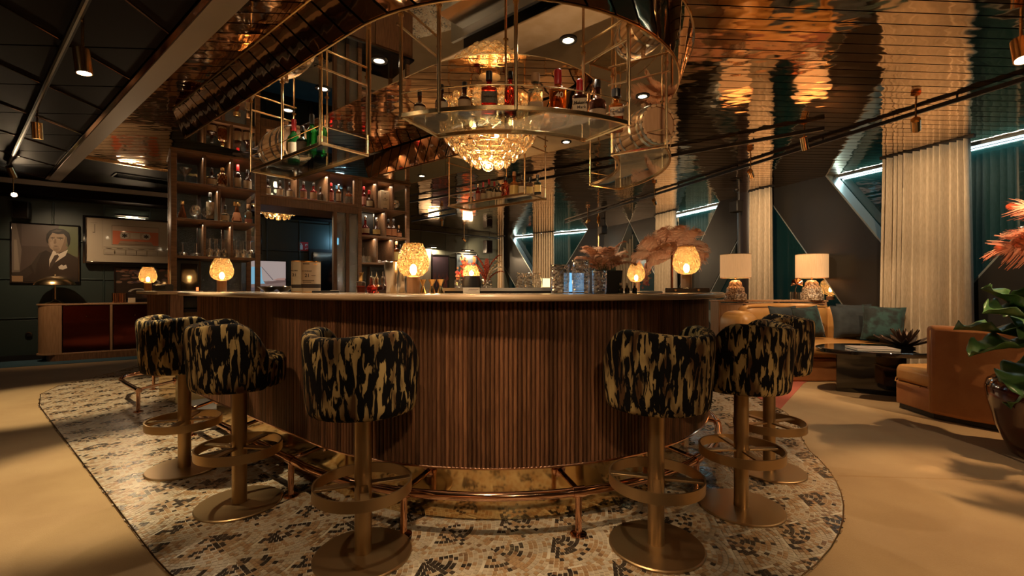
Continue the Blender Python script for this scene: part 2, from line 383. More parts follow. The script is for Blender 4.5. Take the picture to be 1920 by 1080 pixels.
# blue carpet along the panelled wall, coral strip by the sofa (flush inlays, parts of the floor)
q = [wl(-4.3)[:2], wl(5.6)[:2], wl(5.6,1.02)[:2], wl(2,1.0)[:2], wl(1,.92)[:2], wl(0,.86)[:2], wl(-1,.85)[:2], wl(-4.3,.9)[:2]]
MB().prism(q, 0, .004).build('blue_carpet', m['carpet_blue'], floor, smooth=False)
MB().prism([(2.40,4.66),(3.41,5.72),(3.85,6.15),(4.05,6.05),(3.6,5.62),(2.62,4.44),(2.3,4.1),(2.1,4.35)], 0, .004).build('coral_carpet', m['carpet_coral'], floor, smooth=False)
for a, b in (((3.2,1.2),(5.2,3.05)),((3.1,2.78),(2.05,2.86))):                            # carpet seams
    MB().tube([(*a,.0),(*b,.0)], .003, 4).build('seam', m['carpet'], floor)

# ---- mosaic: one fan-patterned inlay
nb, tb = 2.851, 2.437                                                                     # plan centre of the bar's round end
mos = [nt(.56,t/2) for t in range(13,4,-1)] + [nt(nb-2.29*cos(pi*i/40), tb-2.29*sin(pi*i/40)) for i in range(0,27)]
last = mos[-1]; mos += [(last[0]+.13,last[1]+.3),(2.42,3.75),(2.58,4.3),(2.62,4.9),(2.45,5.7),(1.9,6.6)]
mos += [nt(5.2,4.5), nt(4.2,8.2), nt(1.9,8.9), nt(1.5,8.33), nt(1.13,7.95), nt(.83,7.67), nt(.63,7.2)]
inlay = MB().prism(mos, 0, .008).build('mosaic_inlay', m['grout'], floor, smooth=False)
MB().tube([(x,y,.009) for x,y in mos], .004, 5, closed=True).build('brass_edge', m['brass'], floor)
def fan_tiles():
    # rhombus cells, each laid in rings about its apex corner: dark stones near the apex, pale ones outside
    ax, ay, fx, fy = .285, .090, -.045, -.272; det = ax*fy-ay*fx; a_hi, a_lo = atan2(ay,ax), atan2(fy,fx)
    bw = [nt(nb-1.40*cos(pi*i/24), tb-1.40*sin(pi*i/24)) for i in range(25)] + [nt(nb+1.40,6), nt(nb-1.40,6)]
    tw, gap = .0213, .0032; rnd = random.Random(5); out = []; diag = hypot(ax+fx, ay+fy)
    for i in range(-34, 34):
        for j in range(-50, 40):
            wx, wy = -.5+i*ax+j*fx, 4.5+i*ay+j*fy
            if not (-7.2 < wx < 3.3 and 1.0 < wy < 9.8): continue
            for k in range(int(diag/tw)+1):
                r0, r1 = k*tw, (k+1)*tw; rm = (r0+r1)/2; nseg = max(2, int(round(rm*(a_hi-a_lo)/tw)))
                for s_ in range(nseg):
                    t0 = a_lo+(a_hi-a_lo)*s_/nseg; t1 = a_lo+(a_hi-a_lo)*(s_+1)/nseg; tm = (t0+t1)/2
                    lx, ly = rm*cos(tm), rm*sin(tm); al = (lx*fy-ly*fx)/det; be = (ax*ly-ay*lx)/det
                    if not (0 <= al < .985 and 0 <= be < .985): continue
                    X, Y = wx+lx, wy+ly
                    if not inside((X,Y), mos) or inside((X,Y), bw): continue
                    g = gap/2/max(rm,.01)
                    qd = [(wx+rr*cos(aa), wy+rr*sin(aa)) for rr, aa in ((r0+gap/2,t0+g),(r1-gap/2,t0+g),(r1-gap/2,t1-g),(r0+gap/2,t1-g))]
                    f = rm/diag; u = rnd.random()
                    if f < .50: c = 4 if u < .50 else 2 if u < .74 else 3 if u < .82 else 1 if u < .92 else 0
                    elif f < .70: c = 2 if u < .40 else 3 if u < .48 else 1 if u < .74 else 4 if u < .80 else 0
                    else: c = 0 if u < .42 else 1 if u < .74 else 2 if u < .95 else 3
                    out.append((X*X+Y*Y, qd, c))
    return out
tiles = fan_tiles(); tiles.sort(key=lambda z: z[0])
def tile_geo(b, qd):
    b.add([(x,y,.006) for x,y in qd]+[(x,y,.0105) for x,y in qd], [(4,5,6,7),(0,1,5,4),(1,2,6,5),(2,3,7,6),(3,0,4,7)])
near = [q for q in tiles if 1.866 < q[1][0][1] and abs(q[1][0][0]) < 1.115*q[1][0][1]]
near_ids = {id(q) for q in near[:300]}
for q in near[:300]:
    X, Y = q[1][0]; b = MB(); tile_geo(b, [(x-X, y-Y) for x, y in q[1]]); b.build('mosaic_tile', TILE[q[2]], inlay, (X,Y,0), smooth=False)
b = MB(); idx = []
for q in tiles:
    if id(q) not in near_ids: tile_geo(b, q[1]); idx += [q[2]]*5
me = b.mesh('mosaic_tiles', TILE, smooth=False); me.polygons.foreach_set('material_index', idx)
put('mosaic_tiles', me, inlay)['kind'] = 'stuff'

# ---- panelled wall on the left
wall_left = struct(MB().prism([wl(-4.3,0)[:2], wl(5.6,0)[:2], wl(5.6,-.2)[:2], wl(-4.3,-.2)[:2]], 0, 3.0).build('wall_left', m['green'], smooth=False))
pm = MB().box((0,0,0), (.612,.024,.627)).mesh('wall_panel', m['green'])
for i in range(-6, 9):
    for k in range(4):
        o = put('wall_panel', pm, wall_left, wl(.447+.635*i, .012, .39+.645*k-.045), WA, .004)
for i in range(-6, 10): MB().box((0,0,1.33), (.022,.034,2.6)).build('moulding', m['greenm'], wall_left, wl(.13+.635*i, .017), WA, bevel=.006)
for z in (.69,1.33,1.975): MB().box((0,0,0), (9.9,.034,.022)).build('moulding', m['greenm'], wall_left, wl(.65,.017,z), WA, bevel=.006)
struct(MB().box((0,0,.045), (9.9,.03,.09)).build('baseboard_left', m['black'], None, wl(.65,.04), WA))
# dropped bulkhead and cornice above it
struct(MB().prism([wl(-4.3,.45)[:2], wl(5.6,.45)[:2], wl(5.6,.0)[:2], wl(-4.3,.0)[:2]], 2.655, 2.9).build('trim_1', m['darkpanel'], smooth=False))
struct(MB().prism([wl(-4.3,.49)[:2], wl(5.6,.49)[:2], wl(5.6,.455)[:2], wl(-4.3,.455)[:2]], 2.80, 2.875).build('trim_2', m['taupe'], smooth=False))
wall_return = struct(MB().prism([EL, BL, (BL[0]-.16,BL[1]-.12), (EL[0]-.16,EL[1]-.12)], 0, 3.0).build('wall_return', m['wallback'], smooth=False))
wall_back = struct(MB().prism([BL, wb(2.6)[:2], wb(2.6,-.2)[:2], (BL[0]+NX[0]*.2,BL[1]+NX[1]*.2)], 0, 3.0).build('wall_back', m['wallback'], smooth=False))
for i in range(-2, 4):
    for z, h in ((1.06,2.1),(2.52,.76)): MB().box((0,0,z), (.80,.02,h)).build('wall_panel', m['wallback'], wall_back, wb(.40+.815*i,.01), WA, bevel=.003)
struct(MB().prism([(-11.2,-3.5),(7.2,-3.5),(7.2,-3.7),(-11.2,-3.7)], 0, 3.0).build('wall_behind', m['warmwall'], smooth=False))
struct(MB().prism([(-11.2,-3.5),wl(-4.3)[:2],(-11.4,wl(-4.3)[1]),(-11.4,-3.5)], 0, 3.0).build('wall_side', m['warmwall'], smooth=False))
# a dark doorway in the panelled wall, seen through the back bar
door = struct(MB().box((0,0,1.02), (.86,.05,2.04)).build('door_1', m['black'], None, wl(4.55,.05), WA))
MB().box((0,0,1.02), (.70,.02,1.9)).build('door_leaf', m['blackgloss'], door, (0,-.03,0))

# ---- window wall: panes, head light, slanting braces
def seg(i): 
    a, b = W[i], W[i+1]; l = hypot(b[0]-a[0], b[1]-a[1]); e = ((b[0]-a[0])/l, (b[1]-a[1])/l); return a, e, (-e[1], e[0]), l
def wq(i, s, off=0, z=0):
    a, e, n, l = seg(i); return (a[0]+e[0]*s+n[0]*off, a[1]+e[1]*s+n[1]*off, z)
for i in range(len(W)-1):
    a, e, n, l = seg(i)
    wn = struct(MB().prism([wq(i,0,-.10)[:2], wq(i,l,-.10)[:2], wq(i,l,-.12)[:2], wq(i,0,-.12)[:2]], 0, 2.9).build('window_%d' % (i+1), m['pane'], smooth=False))
    MB().prism([wq(i,0,-.04)[:2], wq(i,l,-.04)[:2], wq(i,l,-.16)[:2], wq(i,0,-.16)[:2]], 0, .06).build('sill', m['brace'], wn, smooth=False)
    MB().prism([wq(i,0,-.02)[:2], wq(i,l,-.02)[:2], wq(i,l,-.16)[:2], wq(i,0,-.16)[:2]], 2.875, 2.93).build('head_rail', m['bracesteel'], wn, smooth=False)
k = 0
BR = [(2,2.15,3.27,.08,1.20),(2,3.30,4.30,5.37,6.37),(2,-1.95,-.85,.15,1.25),(2,-3.1,-2.0,-5.2,-4.1),(3,.55,1.5,-1.5,-.55),(3,1.55,2.5,3.6,4.55),(4,3.5,4.45,1.4,2.35),(4,-.5,.55,1.6,2.65)]
for (i, t0, t1, b0, b1) in BR:
    k += 1; b = MB(); vs = []
    for off in (.16,-.09):
        vs += [wq(i,s,off,z) for s,z in ((t0,2.9),(t1,2.9),(b1,0),(b0,0))]
    br = struct(b.add(vs, [(0,1,2,3),(7,6,5,4),(0,4,5,1),(1,5,6,2),(2,6,7,3),(3,7,4,0)]).build('beam_%d' % k, m['brace'], smooth=False))
    for s0, s1, sg in ((t0,b0,-1),(t1,b1,1)):                                             # bright metal reveal along each edge
        vs = []
        for off in (.15,-.085):
            vs += [wq(i,s,off,z) for s,z in ((s0,2.9),(s0+sg*.03,2.9),(s1+sg*.03,0),(s1,0))]
        MB().add(vs, [(0,1,2,3),(7,6,5,4),(0,4,5,1),(1,5,6,2),(2,6,7,3),(3,7,4,0)]).build('steel_reveal', m['bracesteel'], br, smooth=False)
col = struct(MB().lathe([(.20,0),(.20,2.9)], 32).build('column', mat('dark_column', (.018,.012,.012), .4), None, (4.32,8.28,0)))
MB().lathe([(.215,0),(.215,.12)], 32).build('column_base', m['black'], col)
for i in range(1, 5):
    a, e, n, l = seg(i); c = wq(i,l/2,-.06,2.865)
    cl = tag(MB().box((0,0,0), (l,.008,.006)).build('cove_light', mat('cool_led_%d' % i, (.8,.9,1), .5, emit=(.72,.93,1), estr=5), None, c, atan2(e[1],e[0])),
        ['', 'cool white light line above the near window and its wide curtain','cool white light line along the window head above the two table lamps','cool white light line above the windows behind the feather palm','cool white light line at the far end of the window wall'][i], 'cove light', 'light lines along the window head')
    al = bpy.data.lights.new('cove', 'AREA'); al.shape = 'RECTANGLE'; al.size = l; al.size_y = .03; al.energy = 1.3*l; al.color = (.62,.90,.92)
    ao = bpy.data.objects.new('cove', al); COL.objects.link(ao); ao.parent = cl; ao.location = (0,0,-.012)

# ---- ceiling
ceiling = bpy.data.objects.new('ceiling', None); COL.objects.link(ceiling); struct(ceiling)
MB().prism(ROOM, 2.935, 3.05).build('ceiling_slab', m['black'], ceiling, smooth=False)
ua, sl = .06, 1.0018
def room_clip(P):
    for i in range(len(W)-1):
        a, e, n, l = seg(i); P = clip(P, -n[0], -n[1], -(n[0]*a[0]+n[1]*a[1])-.02) if P else P
    return P
def zone(P, lo_n, hi_n, hi_t):
    P = clip(P, -.6292, -.7772, -lo_n)
    if P: P = clip(P, .6292, .7772, hi_n)
    if P: P = clip(P, -.7772, .6292, hi_t)
    return P
yk = -3.4
while yk < 16.2:
    for (ln, hn, ht) in ((1.112,4.6,8.12),(4.6,40,10.9)):
        P = [(-12,yk-12*ua),(9,yk+9*ua),(9,yk+.112+9*ua),(-12,yk+.112-12*ua)]
        P = zone(P, ln, hn, ht)
        if P: P = room_clip(P)
        if P: P = clip(P, 0, -1, 3.45)
        if P and len(P) > 2:
            MB().prism(P, 2.90, 2.922).build('ceiling_slat', m['ceilcopper'], ceiling, smooth=False)
    yk += .122
plank = [nt(.972,-4.5), nt(.972,10.15), nt(1.108,10.15), nt(1.108,-4.5)]
MB().prism(plank, 2.872, 2.93).build('taupe_beam', m['taupe'], ceiling, smooth=False)
MB().prism([nt(.935,-4.5), nt(.935,10.15), nt(.970,10.15), nt(.970,-4.5)], 2.880, 2.93).build('brass_trim', m['railcopper'], ceiling, smooth=False)
MB().prism([nt(1.112,8.16), nt(1.112,10.3), nt(4.6,10.3), nt(4.6,8.16)], 2.898, 2.93).build('flat_panel', m['darkpanel'], ceiling, smooth=False)
MB().prism([nt(1.112,8.12), nt(1.112,8.155), nt(4.6,8.155), nt(4.6,8.12)], 2.882, 2.93).build('brass_trim', m['brass'], ceiling, smooth=False)
va, pw, ph = .0599, .80, .66
for i in range(-11, 5):                                                                   # dark panel grid over the seating side
    for j in range(-6, 13):
        x0, y0 = -2.31+pw*i, 3.31+ph*j; P = [(x0+.008,y0+.008),(x0+pw-.008,y0+.008),(x0+pw-.008,y0+ph-.008),(x0+.008,y0+ph-.008)]
        P = [(x*1-(y-3)*va*.6, y+(x+2)*va) for x, y in P]
        P = clip(P, .6292, .7772, .93)
        if P: P = clip(P, -.7772, .6292, 10.25)
        if P: P = clip(P, 0, -1, 3.4)
        if P: P = clip(P, -1, 0, 11.1)
        if P and len(P) > 2: MB().prism(P, 2.900, 2.93).build('ceiling_panel', m['darkpanel'], ceiling, smooth=False)
for i in range(-11, 5):
    x = -2.31+pw*i; A = [(x-(y-3)*va*.6, y+(x+2)*va) for y in (-3.3, 9.5)]
    P = [(A[0][0]-.006,A[0][1]),(A[0][0]+.006,A[0][1]),(A[1][0]+.006,A[1][1]),(A[1][0]-.006,A[1][1])]
    P = clip(P, .6292, .7772, .93); P = clip(P, -.7772, .6292, 10.2) if P else P
    if P and len(P) > 2: MB().prism(P, 2.893, 2.93).build('brass_joint', m['railcopper'], ceiling, smooth=False)
vent = tag(MB().prism([nt(1.55,8.8), nt(1.55,9.15), nt(2.35,9.15), nt(2.35,8.8)], 2.884, 2.899).build('air_vent', m['black'], smooth=False), 'black rectangular air vent in the flat ceiling by the panelled wall', 'vent')
for i in range(7):
    t = 8.83+.045*i; MB().prism([nt(1.57,t), nt(1.57,t+.02), nt(2.33,t+.02), nt(2.33,t)], 2.878, 2.886).build('slat', m['blackgloss'], vent, smooth=False)

# ---- curtains
def curtain(i, s0, s1, label, seed, n=None):
    rnd = random.Random(seed); a, e, nn, l = seg(i); L_ = abs(s1-s0); nf = n or max(5, int(L_/.085))
    ph = [rnd.uniform(-.9,.9) for _ in range(nf+2)]; am = [rnd.uniform(.55,1.15) for _ in range(nf+2)]
    o_ = wq(i, min(s0,s1), .36)
    def fn(u, v):
        z = .02+2.86*v; k = u*nf; j = int(min(k, nf-1)); fr = k-j
        p = ph[j]*(1-fr)+ph[j+1]*fr; A = (am[j]*(1-fr)+am[j+1]*fr)
        flare = 1+.08*(1-v); d = .10*A*(1-.35*v)*sin(2*pi*k+p*.8) + .018*sin(4*pi*k+p*3+v)
        s = L_*(.5+(u-.5)*flare) + .012*cos(2*pi*k+p)
        return (e[0]*s+nn[0]*d, e[1]*s+nn[1]*d, z)
    b = MB().grid(fn, nf*12+1, 14)
    o = b.build('curtain', m['curtain'], None, (o_[0],o_[1],0), ang=80)
    sd = o.modifiers.new('cloth', 'SOLIDIFY'); sd.thickness = .005
    tag(o, label, 'curtain', 'linen curtains along the windows')
    MB().prism([(e[0]*s+nn[0]*d-0, e[1]*s+nn[1]*d) for s, d in ((-.05,-.02),(L_+.05,-.02),(L_+.05,.02),(-.05,.02))], 2.88, 2.90).build('curtain_rail', m['black'], o, smooth=False)
curtain(2, .30, 1.18, 'wide beige linen curtain behind the tan sofa beside the coral feathers', 1, 12)
curtain(2, 2.92, 3.34, 'narrow beige linen curtain between the two table lamps by the dark column', 2, 5)
curtain(2, 5.40, 6.10, 'beige linen curtain behind the feather palm at the round end of the bar', 3, 8)
curtain(4, -.95, -.45, 'slim beige linen curtain between the black planter and the small far bar lamp', 4, 6)
curtain(4, 1.60, 2.36, 'beige linen curtain behind the cut glass mixing jugs', 5, 9)
curtain(4, 3.60, 4.50, 'beige linen curtain nearest the orange flower picture on the back wall', 6, 10)

# ---- tracks and brass spotlights
def track(a, b, label, z=2.865, drop=True):
    c = ((a[0]+b[0])/2, (a[1]+b[1])/2, z); l = hypot(b[0]-a[0], b[1]-a[1]); r = atan2(b[1]-a[1], b[0]-a[0])
    t = thing('lighting_track', label, 'track', c, r, 'black lighting tracks')
    MB().box((0,0,0), (l,.036,.034)).build('track_body', m['black'], t)
    MB().box((0,0,-.0185), (l-.02,.012,.004)).build('conductor', m['steelrough'], t)
    n_ = max(2, int(l/1.2))
    for i in range(n_): MB().lathe([(.008,.016),(.008,.036)], 8).build('hanger', m['black'], t, (-l/2+l*(i+.5)/n_,0,0))
    return t
track(nt(.50,-2.5), nt(.50,9.2), 'long black track under the dark panelled ceiling')
track((5.0,1.15), (1.37,11.7), 'long black track under the copper ceiling parallel to the windows')
track((3.25,4.73), (-1.98,8.79), 'black track crossing the copper ceiling behind the hanging bottle racks', 2.84)
track((-2.5,11.33), (-1.25,10.12), 'short black track under the copper ceiling beyond the shelf unit', 2.84)
track((-2.95,12.58), (-.42,15.02), 'black track below the ceiling in front of the back wall pictures', 2.82)
def spot(loc, aim, label, e=40, h=.15, r=.040, ang=55, lit=True, arm=.06, col=WARM, blend=.5):
    d = (Vector(aim)-Vector(loc)).normalized()
    t = thing('spotlight', label, 'spotlight', loc, 0, 'brass ceiling spotlights')
    q = d.to_track_quat('-Z','Y').to_euler(); Mx = q.to_matrix().to_4x4()
    MB().lathe([(r*.4,h/2+.004),(r,h/2),(r,-h/2),(r*.86,-h/2),(r*.84,-h/2+.012),(0,-h/2+.012)][::-1], 24, Mx).build('can', m['brass'], t)
    MB().lathe([(0,-h/2+.010),(r*.8,-h/2+.010),(r*.8,-h/2+.013),(0,-h/2+.013)], 20, Mx).build('lens', m['lens'], t)
    MB().tube([(0,0,0),(0,0,2.899-loc[2])], .008, 8).build('arm', m['brass'], t)
    lamp('SPOT', Vector(loc)+d*(h/2+.01), e, col, aim, .03, ang, blend, parent=None)
    return t
# ================================================================== canopy over the bar
nc, tc = 2.744, 2.31
CZ = 2.636
Ro, Ri, TE = 1.30, .76, 5.28
canopy = thing('bar_canopy', 'copper panelled ring canopy dropped from the ceiling above the bar, mirror underside', 'canopy', (0,0,0))
Po, Pi = stadium(nc,tc,Ro,TE), stadium(nc,tc,Ri,TE)
MB().band(Po, Pi, CZ, CZ+.006).build('mirror_soffit', m['mirror'], canopy, smooth=False)
MB().band(stadium(nc,tc,Ro-.012,TE), stadium(nc,tc,Ri+.012,TE), CZ+.007, 2.90).build('canopy_core', m['black'], canopy)
MB().tube([(x,y,2.893) for x,y in stadium(nc,tc,Ro+.096,TE)], .008, 6).build('brass_trim', m['brass'], canopy)
MB().tube([(x,y,CZ+.003) for x,y in Po], .006, 6).build('brass_trim', m['brass'], canopy)
MB().tube([(x,y,CZ+.003) for x,y in Pi], .006, 6).build('brass_trim', m['brass'], canopy)
def slant_panels(path, sign, name, step=.18, shift=.23):
    fine = resample(path, .02); n = len(fine); per = step/.02; sh = shift/.02
    def P(k, off):
        k = max(0, min(n-1.001, k)); i = int(k); q = k-i; a, b = fine[i], fine[min(i+1,n-1)]
        x, y = a[0]+(b[0]-a[0])*q, a[1]+(b[1]-a[1])*q; return (x - a[3]*off*sign, y + a[2]*off*sign)
    k = -sh
    while k < n:
        b = MB(); vs = []; M_ = 4
        for i in range(M_+1):
            kt = k+.45+(per-.9)*i/M_; kb = kt+sh
            for (kk, z) in ((kt,2.886),(kb,CZ+.010)):
                for off in (.004,.012): vs.append((*P(kk, off+(.085 if z > 2.7 else 0)), z))
        fs = []
        for i in range(M_):
            a = i*4; c = a+4
            fs += [(a+1,c+1,c+3,a+3),(a,a+2,c+2,c),(a,c,c+1,a+1),(a+2,a+3,c+3,c+2)]
        fs += [(0,1,3,2),(M_*4,M_*4+2,M_*4+3,M_*4+1)]
        if P(k+1,0) != P(k+per+sh-1,0): b.add(vs, fs).build(name, m['drumcopper'], canopy, ang=50)
        k += per
slant_panels(Po, -1, 'outer_panel'); slant_panels(Pi, 1, 'inner_panel')
DL = [(.33,2.67,'above the middle of the bottle rack'),(-.85,2.91,'between the straight rack and the curved rack'),(.99,3.45,'above the barrel with its end to the room'),(-1.38,3.32,'above the green bottles'),
      (.54,4.53,'behind the crystal chandelier'),(-1.83,3.72,'above the barrel lying along the straight rack'),(-1.17,5.90,'near the shelf unit on the far leg')]
def downlight(x, y, where):
    t = thing('downlight', 'round recessed downlight in the canopy mirror '+where, 'downlight', (x,y,CZ), 0, 'downlights in the canopy')
    MB().lathe([(.052,.0),(.052,-.006),(.034,-.008),(.030,.0)], 28, cap=False).build('trim_ring', m['black'], t)
    MB().lathe([(0,-.001),(.030,-.001),(.030,-.004),(0,-.004)], 20).build('lens', m['lens'], t)
    lamp('SPOT', (x,y,CZ-.012), 24, NEUT, (x,y,0), .025, 95, .7)
for d in DL: downlight(*d)

# ------------------------------------------------------------------ hanging bottle racks
RZ = 2.105
def rack(label, outer, inner, rods, midrods=()):
    cx, cyy = outer[len(outer)//2]
    t = thing('hanging_rack', label, 'rack', (cx,cyy,RZ), 0, 'brass bottle racks hung from the canopy')
    L = lambda P, z: [(p[0]-cx, p[1]-cyy, z) for p in P]
    fl_ = lambda P: [(p[0]-cx, p[1]-cyy) for p in P]
    ins = lambda A, B, k: [(a[0]+(b[0]-a[0])*k, a[1]+(b[1]-a[1])*k) for a, b in zip(A, B)]
    MB().band(fl_(ins(outer,inner,.03)), fl_(ins(outer,inner,.97)), -.008, 0).build('glass_shelf', m['shelfglass'], t, smooth=False)
    for P in (outer, inner): MB().band(fl_(P), fl_(ins(P, inner if P is outer else outer, .045)), -.020, .004).build('frame_bar', m['brass'], t, bevel=.002)
    for i in (0,-1):
        a, b = Vector(L([outer[i]],-.008)[0]), Vector(L([inner[i]],-.008)[0]); MB().tube([a,b], .010, 6).build('frame_bar', m['brass'], t)
        MB().tube([a+(a-b)*.06+Vector((0,0,.478)), b+(b-a)*.06+Vector((0,0,.478))], .007, 8).build('cross_bar', m['brassrod'], t)
        MB().tube([a+Vector((0,0,.11)), b+Vector((0,0,.11))], .0035, 6).build('guard_rail', m['brassrod'], t)
    MB().tube(L(outer,.105), .0035, 6).build('guard_rail', m['brassrod'], t)
    for P, r in rods:
        MB().tube([(P[0]-cx,P[1]-cyy,-.02),(P[0]-cx,P[1]-cyy,CZ-RZ)], r, 10).build('rod', m['brassrod'], t)
        MB().lathe([(.016,CZ-RZ-.006),(.016,CZ-RZ-.0005)], 12, Matrix.Translation((P[0]-cx,P[1]-cyy,0))).build('rod_flange', m['brass'], t)
    return t
CC = nt(nc, tc)
def pol(r, deg): a = radians(deg); return (CC[0]+r*sin(a), CC[1]-r*cos(a))
arc = lambda r, a, b, n=16: [pol(r, a+(b-a)*i/n) for i in range(n+1)]
rack('curved brass rack of whiskey bottles hung in front of the chandelier', arc(1.28,-24.4,34.6), arc(.91,-24.4,34.6),
     [(pol(1.275,-24.2),.010),(pol(1.275,-14),.011),(pol(1.275,4),.010),(pol(1.275,34.3),.011),(pol(.915,-24),.007),(pol(.915,2),.007),(pol(.915,34),.009)])
rack('curved brass rack at the window end carrying a barrel shown end on', arc(1.25,58.6,121), arc(.88,58.6,121),
     [(pol(1.245,59),.010),(pol(1.245,89),.007),(pol(1.245,120.5),.007),(pol(.885,59),.009),(pol(.885,120.5),.007),(pol(.885,90),.007)])
st = lambda n, a, b, k=6: [nt(n, a+(b-a)*i/k) for i in range(k+1)]
rack('straight brass rack with a lying barrel and green bottles near the shelf unit', st(1.475,2.75,3.83), st(1.82,2.75,3.83),
     [(nt(1.48,2.76),.012),(nt(1.48,3.29),.010),(nt(1.48,3.82),.008),(nt(1.815,2.76),.008),(nt(1.815,3.29),.007),(nt(1.815,3.82),.007)])
rack('far brass rack of dark and red bottles hung below the chandelier tip', st(3.50,2.67,3.75), st(3.86,2.67,3.75),
     [(nt(3.505,2.68),.009),(nt(3.505,3.4),.009),(nt(3.505,3.74),.008),(nt(3.855,2.68),.007),(nt(3.855,3.74),.007),(nt(3.855,3.2),.007)])
MB_rod = tag(MB().tube([(0,0,0),(0,0,.6)], .010, 10).build('hanger_rod', m['brassrod'], None, (*nt(1.478,2.225), CZ-.6)), 'single brass rod hanging between the straight rack and the curved rack', 'rod')
# ------------------------------------------------------------------ crystal chandeliers
def crystal_mesh():
    b = MB(); b.lathe([(0,-.007),(.028,-.0065),(.040,-.002),(.043,0),(.040,.002),(.028,.0065),(0,.007)], 16); return b.mesh('crystal_disc', m['crystal'], ang=20)
CM = crystal_mesh()
ring_m = MB().tube([(.0435*cos(2*pi*k/16), .0435*sin(2*pi*k/16), 0) for k in range(16)], .0022, 5, True).mesh('disc_rim', m['brass'])
def chandelier(x, y, label, tiers, e, rims=True):
    t = thing('crystal_chandelier', label, 'chandelier', (x,y,2.62), 0, 'crystal disc chandeliers')
    MB().lathe([(0,.262),(.09,.262),(.09,.279),(0,.279)][::-1], 24).build('ceiling_plate', m['brass'], t)
    MB().tube([(0,0,-.30),(0,0,.27)], .012, 8).build('stem', m['brass'], t)
    rnd = random.Random(3)
    for k, (z, r) in enumerate(tiers):
        zz = z-2.62
        MB().tube([((r-.025)*cos(2*pi*i/40), (r-.025)*sin(2*pi*i/40), zz+.035) for i in range(40)], .004, 6, True).build('tier_ring', m['brass'], t)
        for q in range(3):
            a = q*2*pi/3+k; MB().tube([(0,0,zz+.06),((r-.025)*cos(a),(r-.025)*sin(a),zz+.035)], .003, 5).build('tier_arm', m['brass'], t)
        n = max(5, int(2*pi*r/.094))
        for i in range(n):
            a = 2*pi*(i+.5*(k % 2))/n; tilt = .30 if k else .1
            d = Vector((cos(a)*cos(tilt), sin(a)*cos(tilt), -sin(tilt)))
            q = d.to_track_quat('Z','X').to_euler()
            o = put('crystal_disc', CM, t, (r*cos(a), r*sin(a), zz+rnd.uniform(-.006,.006)), q)
            if rims: put('disc_rim', ring_m, o)
    for i in range(5):
        a = i*2*pi/5; z0 = -.10-.05*(i % 2); MB().lathe([(0,-.03),(.016,-.018),(.02,0),(.014,.02),(0,.03)], 12, Matrix.Translation((.17*cos(a),.17*sin(a),z0))).build('bulb', m['chandbulb'], t)
    lamp('POINT', (x,y,2.46), e, (1,.74,.44), size=.10)
    return t
TI = [(2.61,.375),(2.54,.408),(2.47,.402),(2.40,.368),(2.335,.312),(2.27,.245),(2.21,.170)]
chandelier(-.18, 3.68, 'large tiered crystal disc chandelier glowing above the bar centre', TI, 17)
chandelier(-3.32, 6.45, 'second crystal disc chandelier seen through the opening of the shelf unit', [(2.39,.345),(2.325,.30),(2.26,.235),(2.20,.165)], 7, False)

# ================================================================== the bar
bar = thing('bar_counter', 'curved bar with dark fluted walnut front and pale stone top', 'bar', (0,0,0))
top = MB().band(stadium(nb,tb,1.68,4.48), stadium(nb,tb,1.16,4.48), 1.118, 1.150).build('counter_top', m['stone'], bar, bevel=.012)
MB().band(stadium(nb,tb,1.566,4.33), stadium(nb,tb,1.47,4.33), .312, 1.117).build('front_backing', m['black'], bar)
MB().band(stadium(nb,tb,1.452,4.30), stadium(nb,tb,1.44,4.30), .0, .311).build('kick_plate', m['kick'], bar)
MB().tube([(x,y,.316) for x,y in stadium(nb,tb,1.578,4.33)], .006, 6).build('lower_trim', m['railcopper'], bar)
fl = MB().add([(.0104*cos(pi*k/6), -.013*sin(pi*k/6), z) for z in (.322,1.116) for k in range(7)], [(k,k+1,k+8,k+7) for k in range(6)]+[(0,7,13,6),tuple(range(6,-1,-1)),tuple(range(7,14))]).mesh('flute', m['slatwood'], ang=60)
R_ = resample(stadium(nb,tb,1.567,4.335), .0218)
cnt = 0
for (x, y, tx, ty) in R_:
    if cnt >= 299: break
    put('flute', fl, bar, (x,y,0), atan2(ty,tx)); cnt += 1
b = MB()
for (x, y, tx, ty) in R_[cnt:]: b.box((x,y,.719), (.0204,.02,.794), atan2(ty,tx))
b.build('flutes', m['slatwood'], bar)['kind'] = 'stuff'
MB().prism([nt(nb-1.566,4.335), nt(nb-1.566,4.36), nt(nb-1.30,4.36), nt(nb-1.30,4.335)], .317, 1.117).build('end_panel', m['walnut'], bar, smooth=False)
MB().band(stadium(nb,tb,1.16,4.2), stadium(nb,tb,1.12,4.2), .1, 1.0).build('inner_panel', m['steelrough'], bar)
MB().band(stadium(nb,tb,1.119,4.0), stadium(nb,tb,.72,4.0), .86, .90).build('work_top', m['steel'], bar)
MB().band(stadium(nb,tb,1.10,4.0), stadium(nb,tb,.80,4.0), .10, .859).build('underbar_body', m['steelrough'], bar)
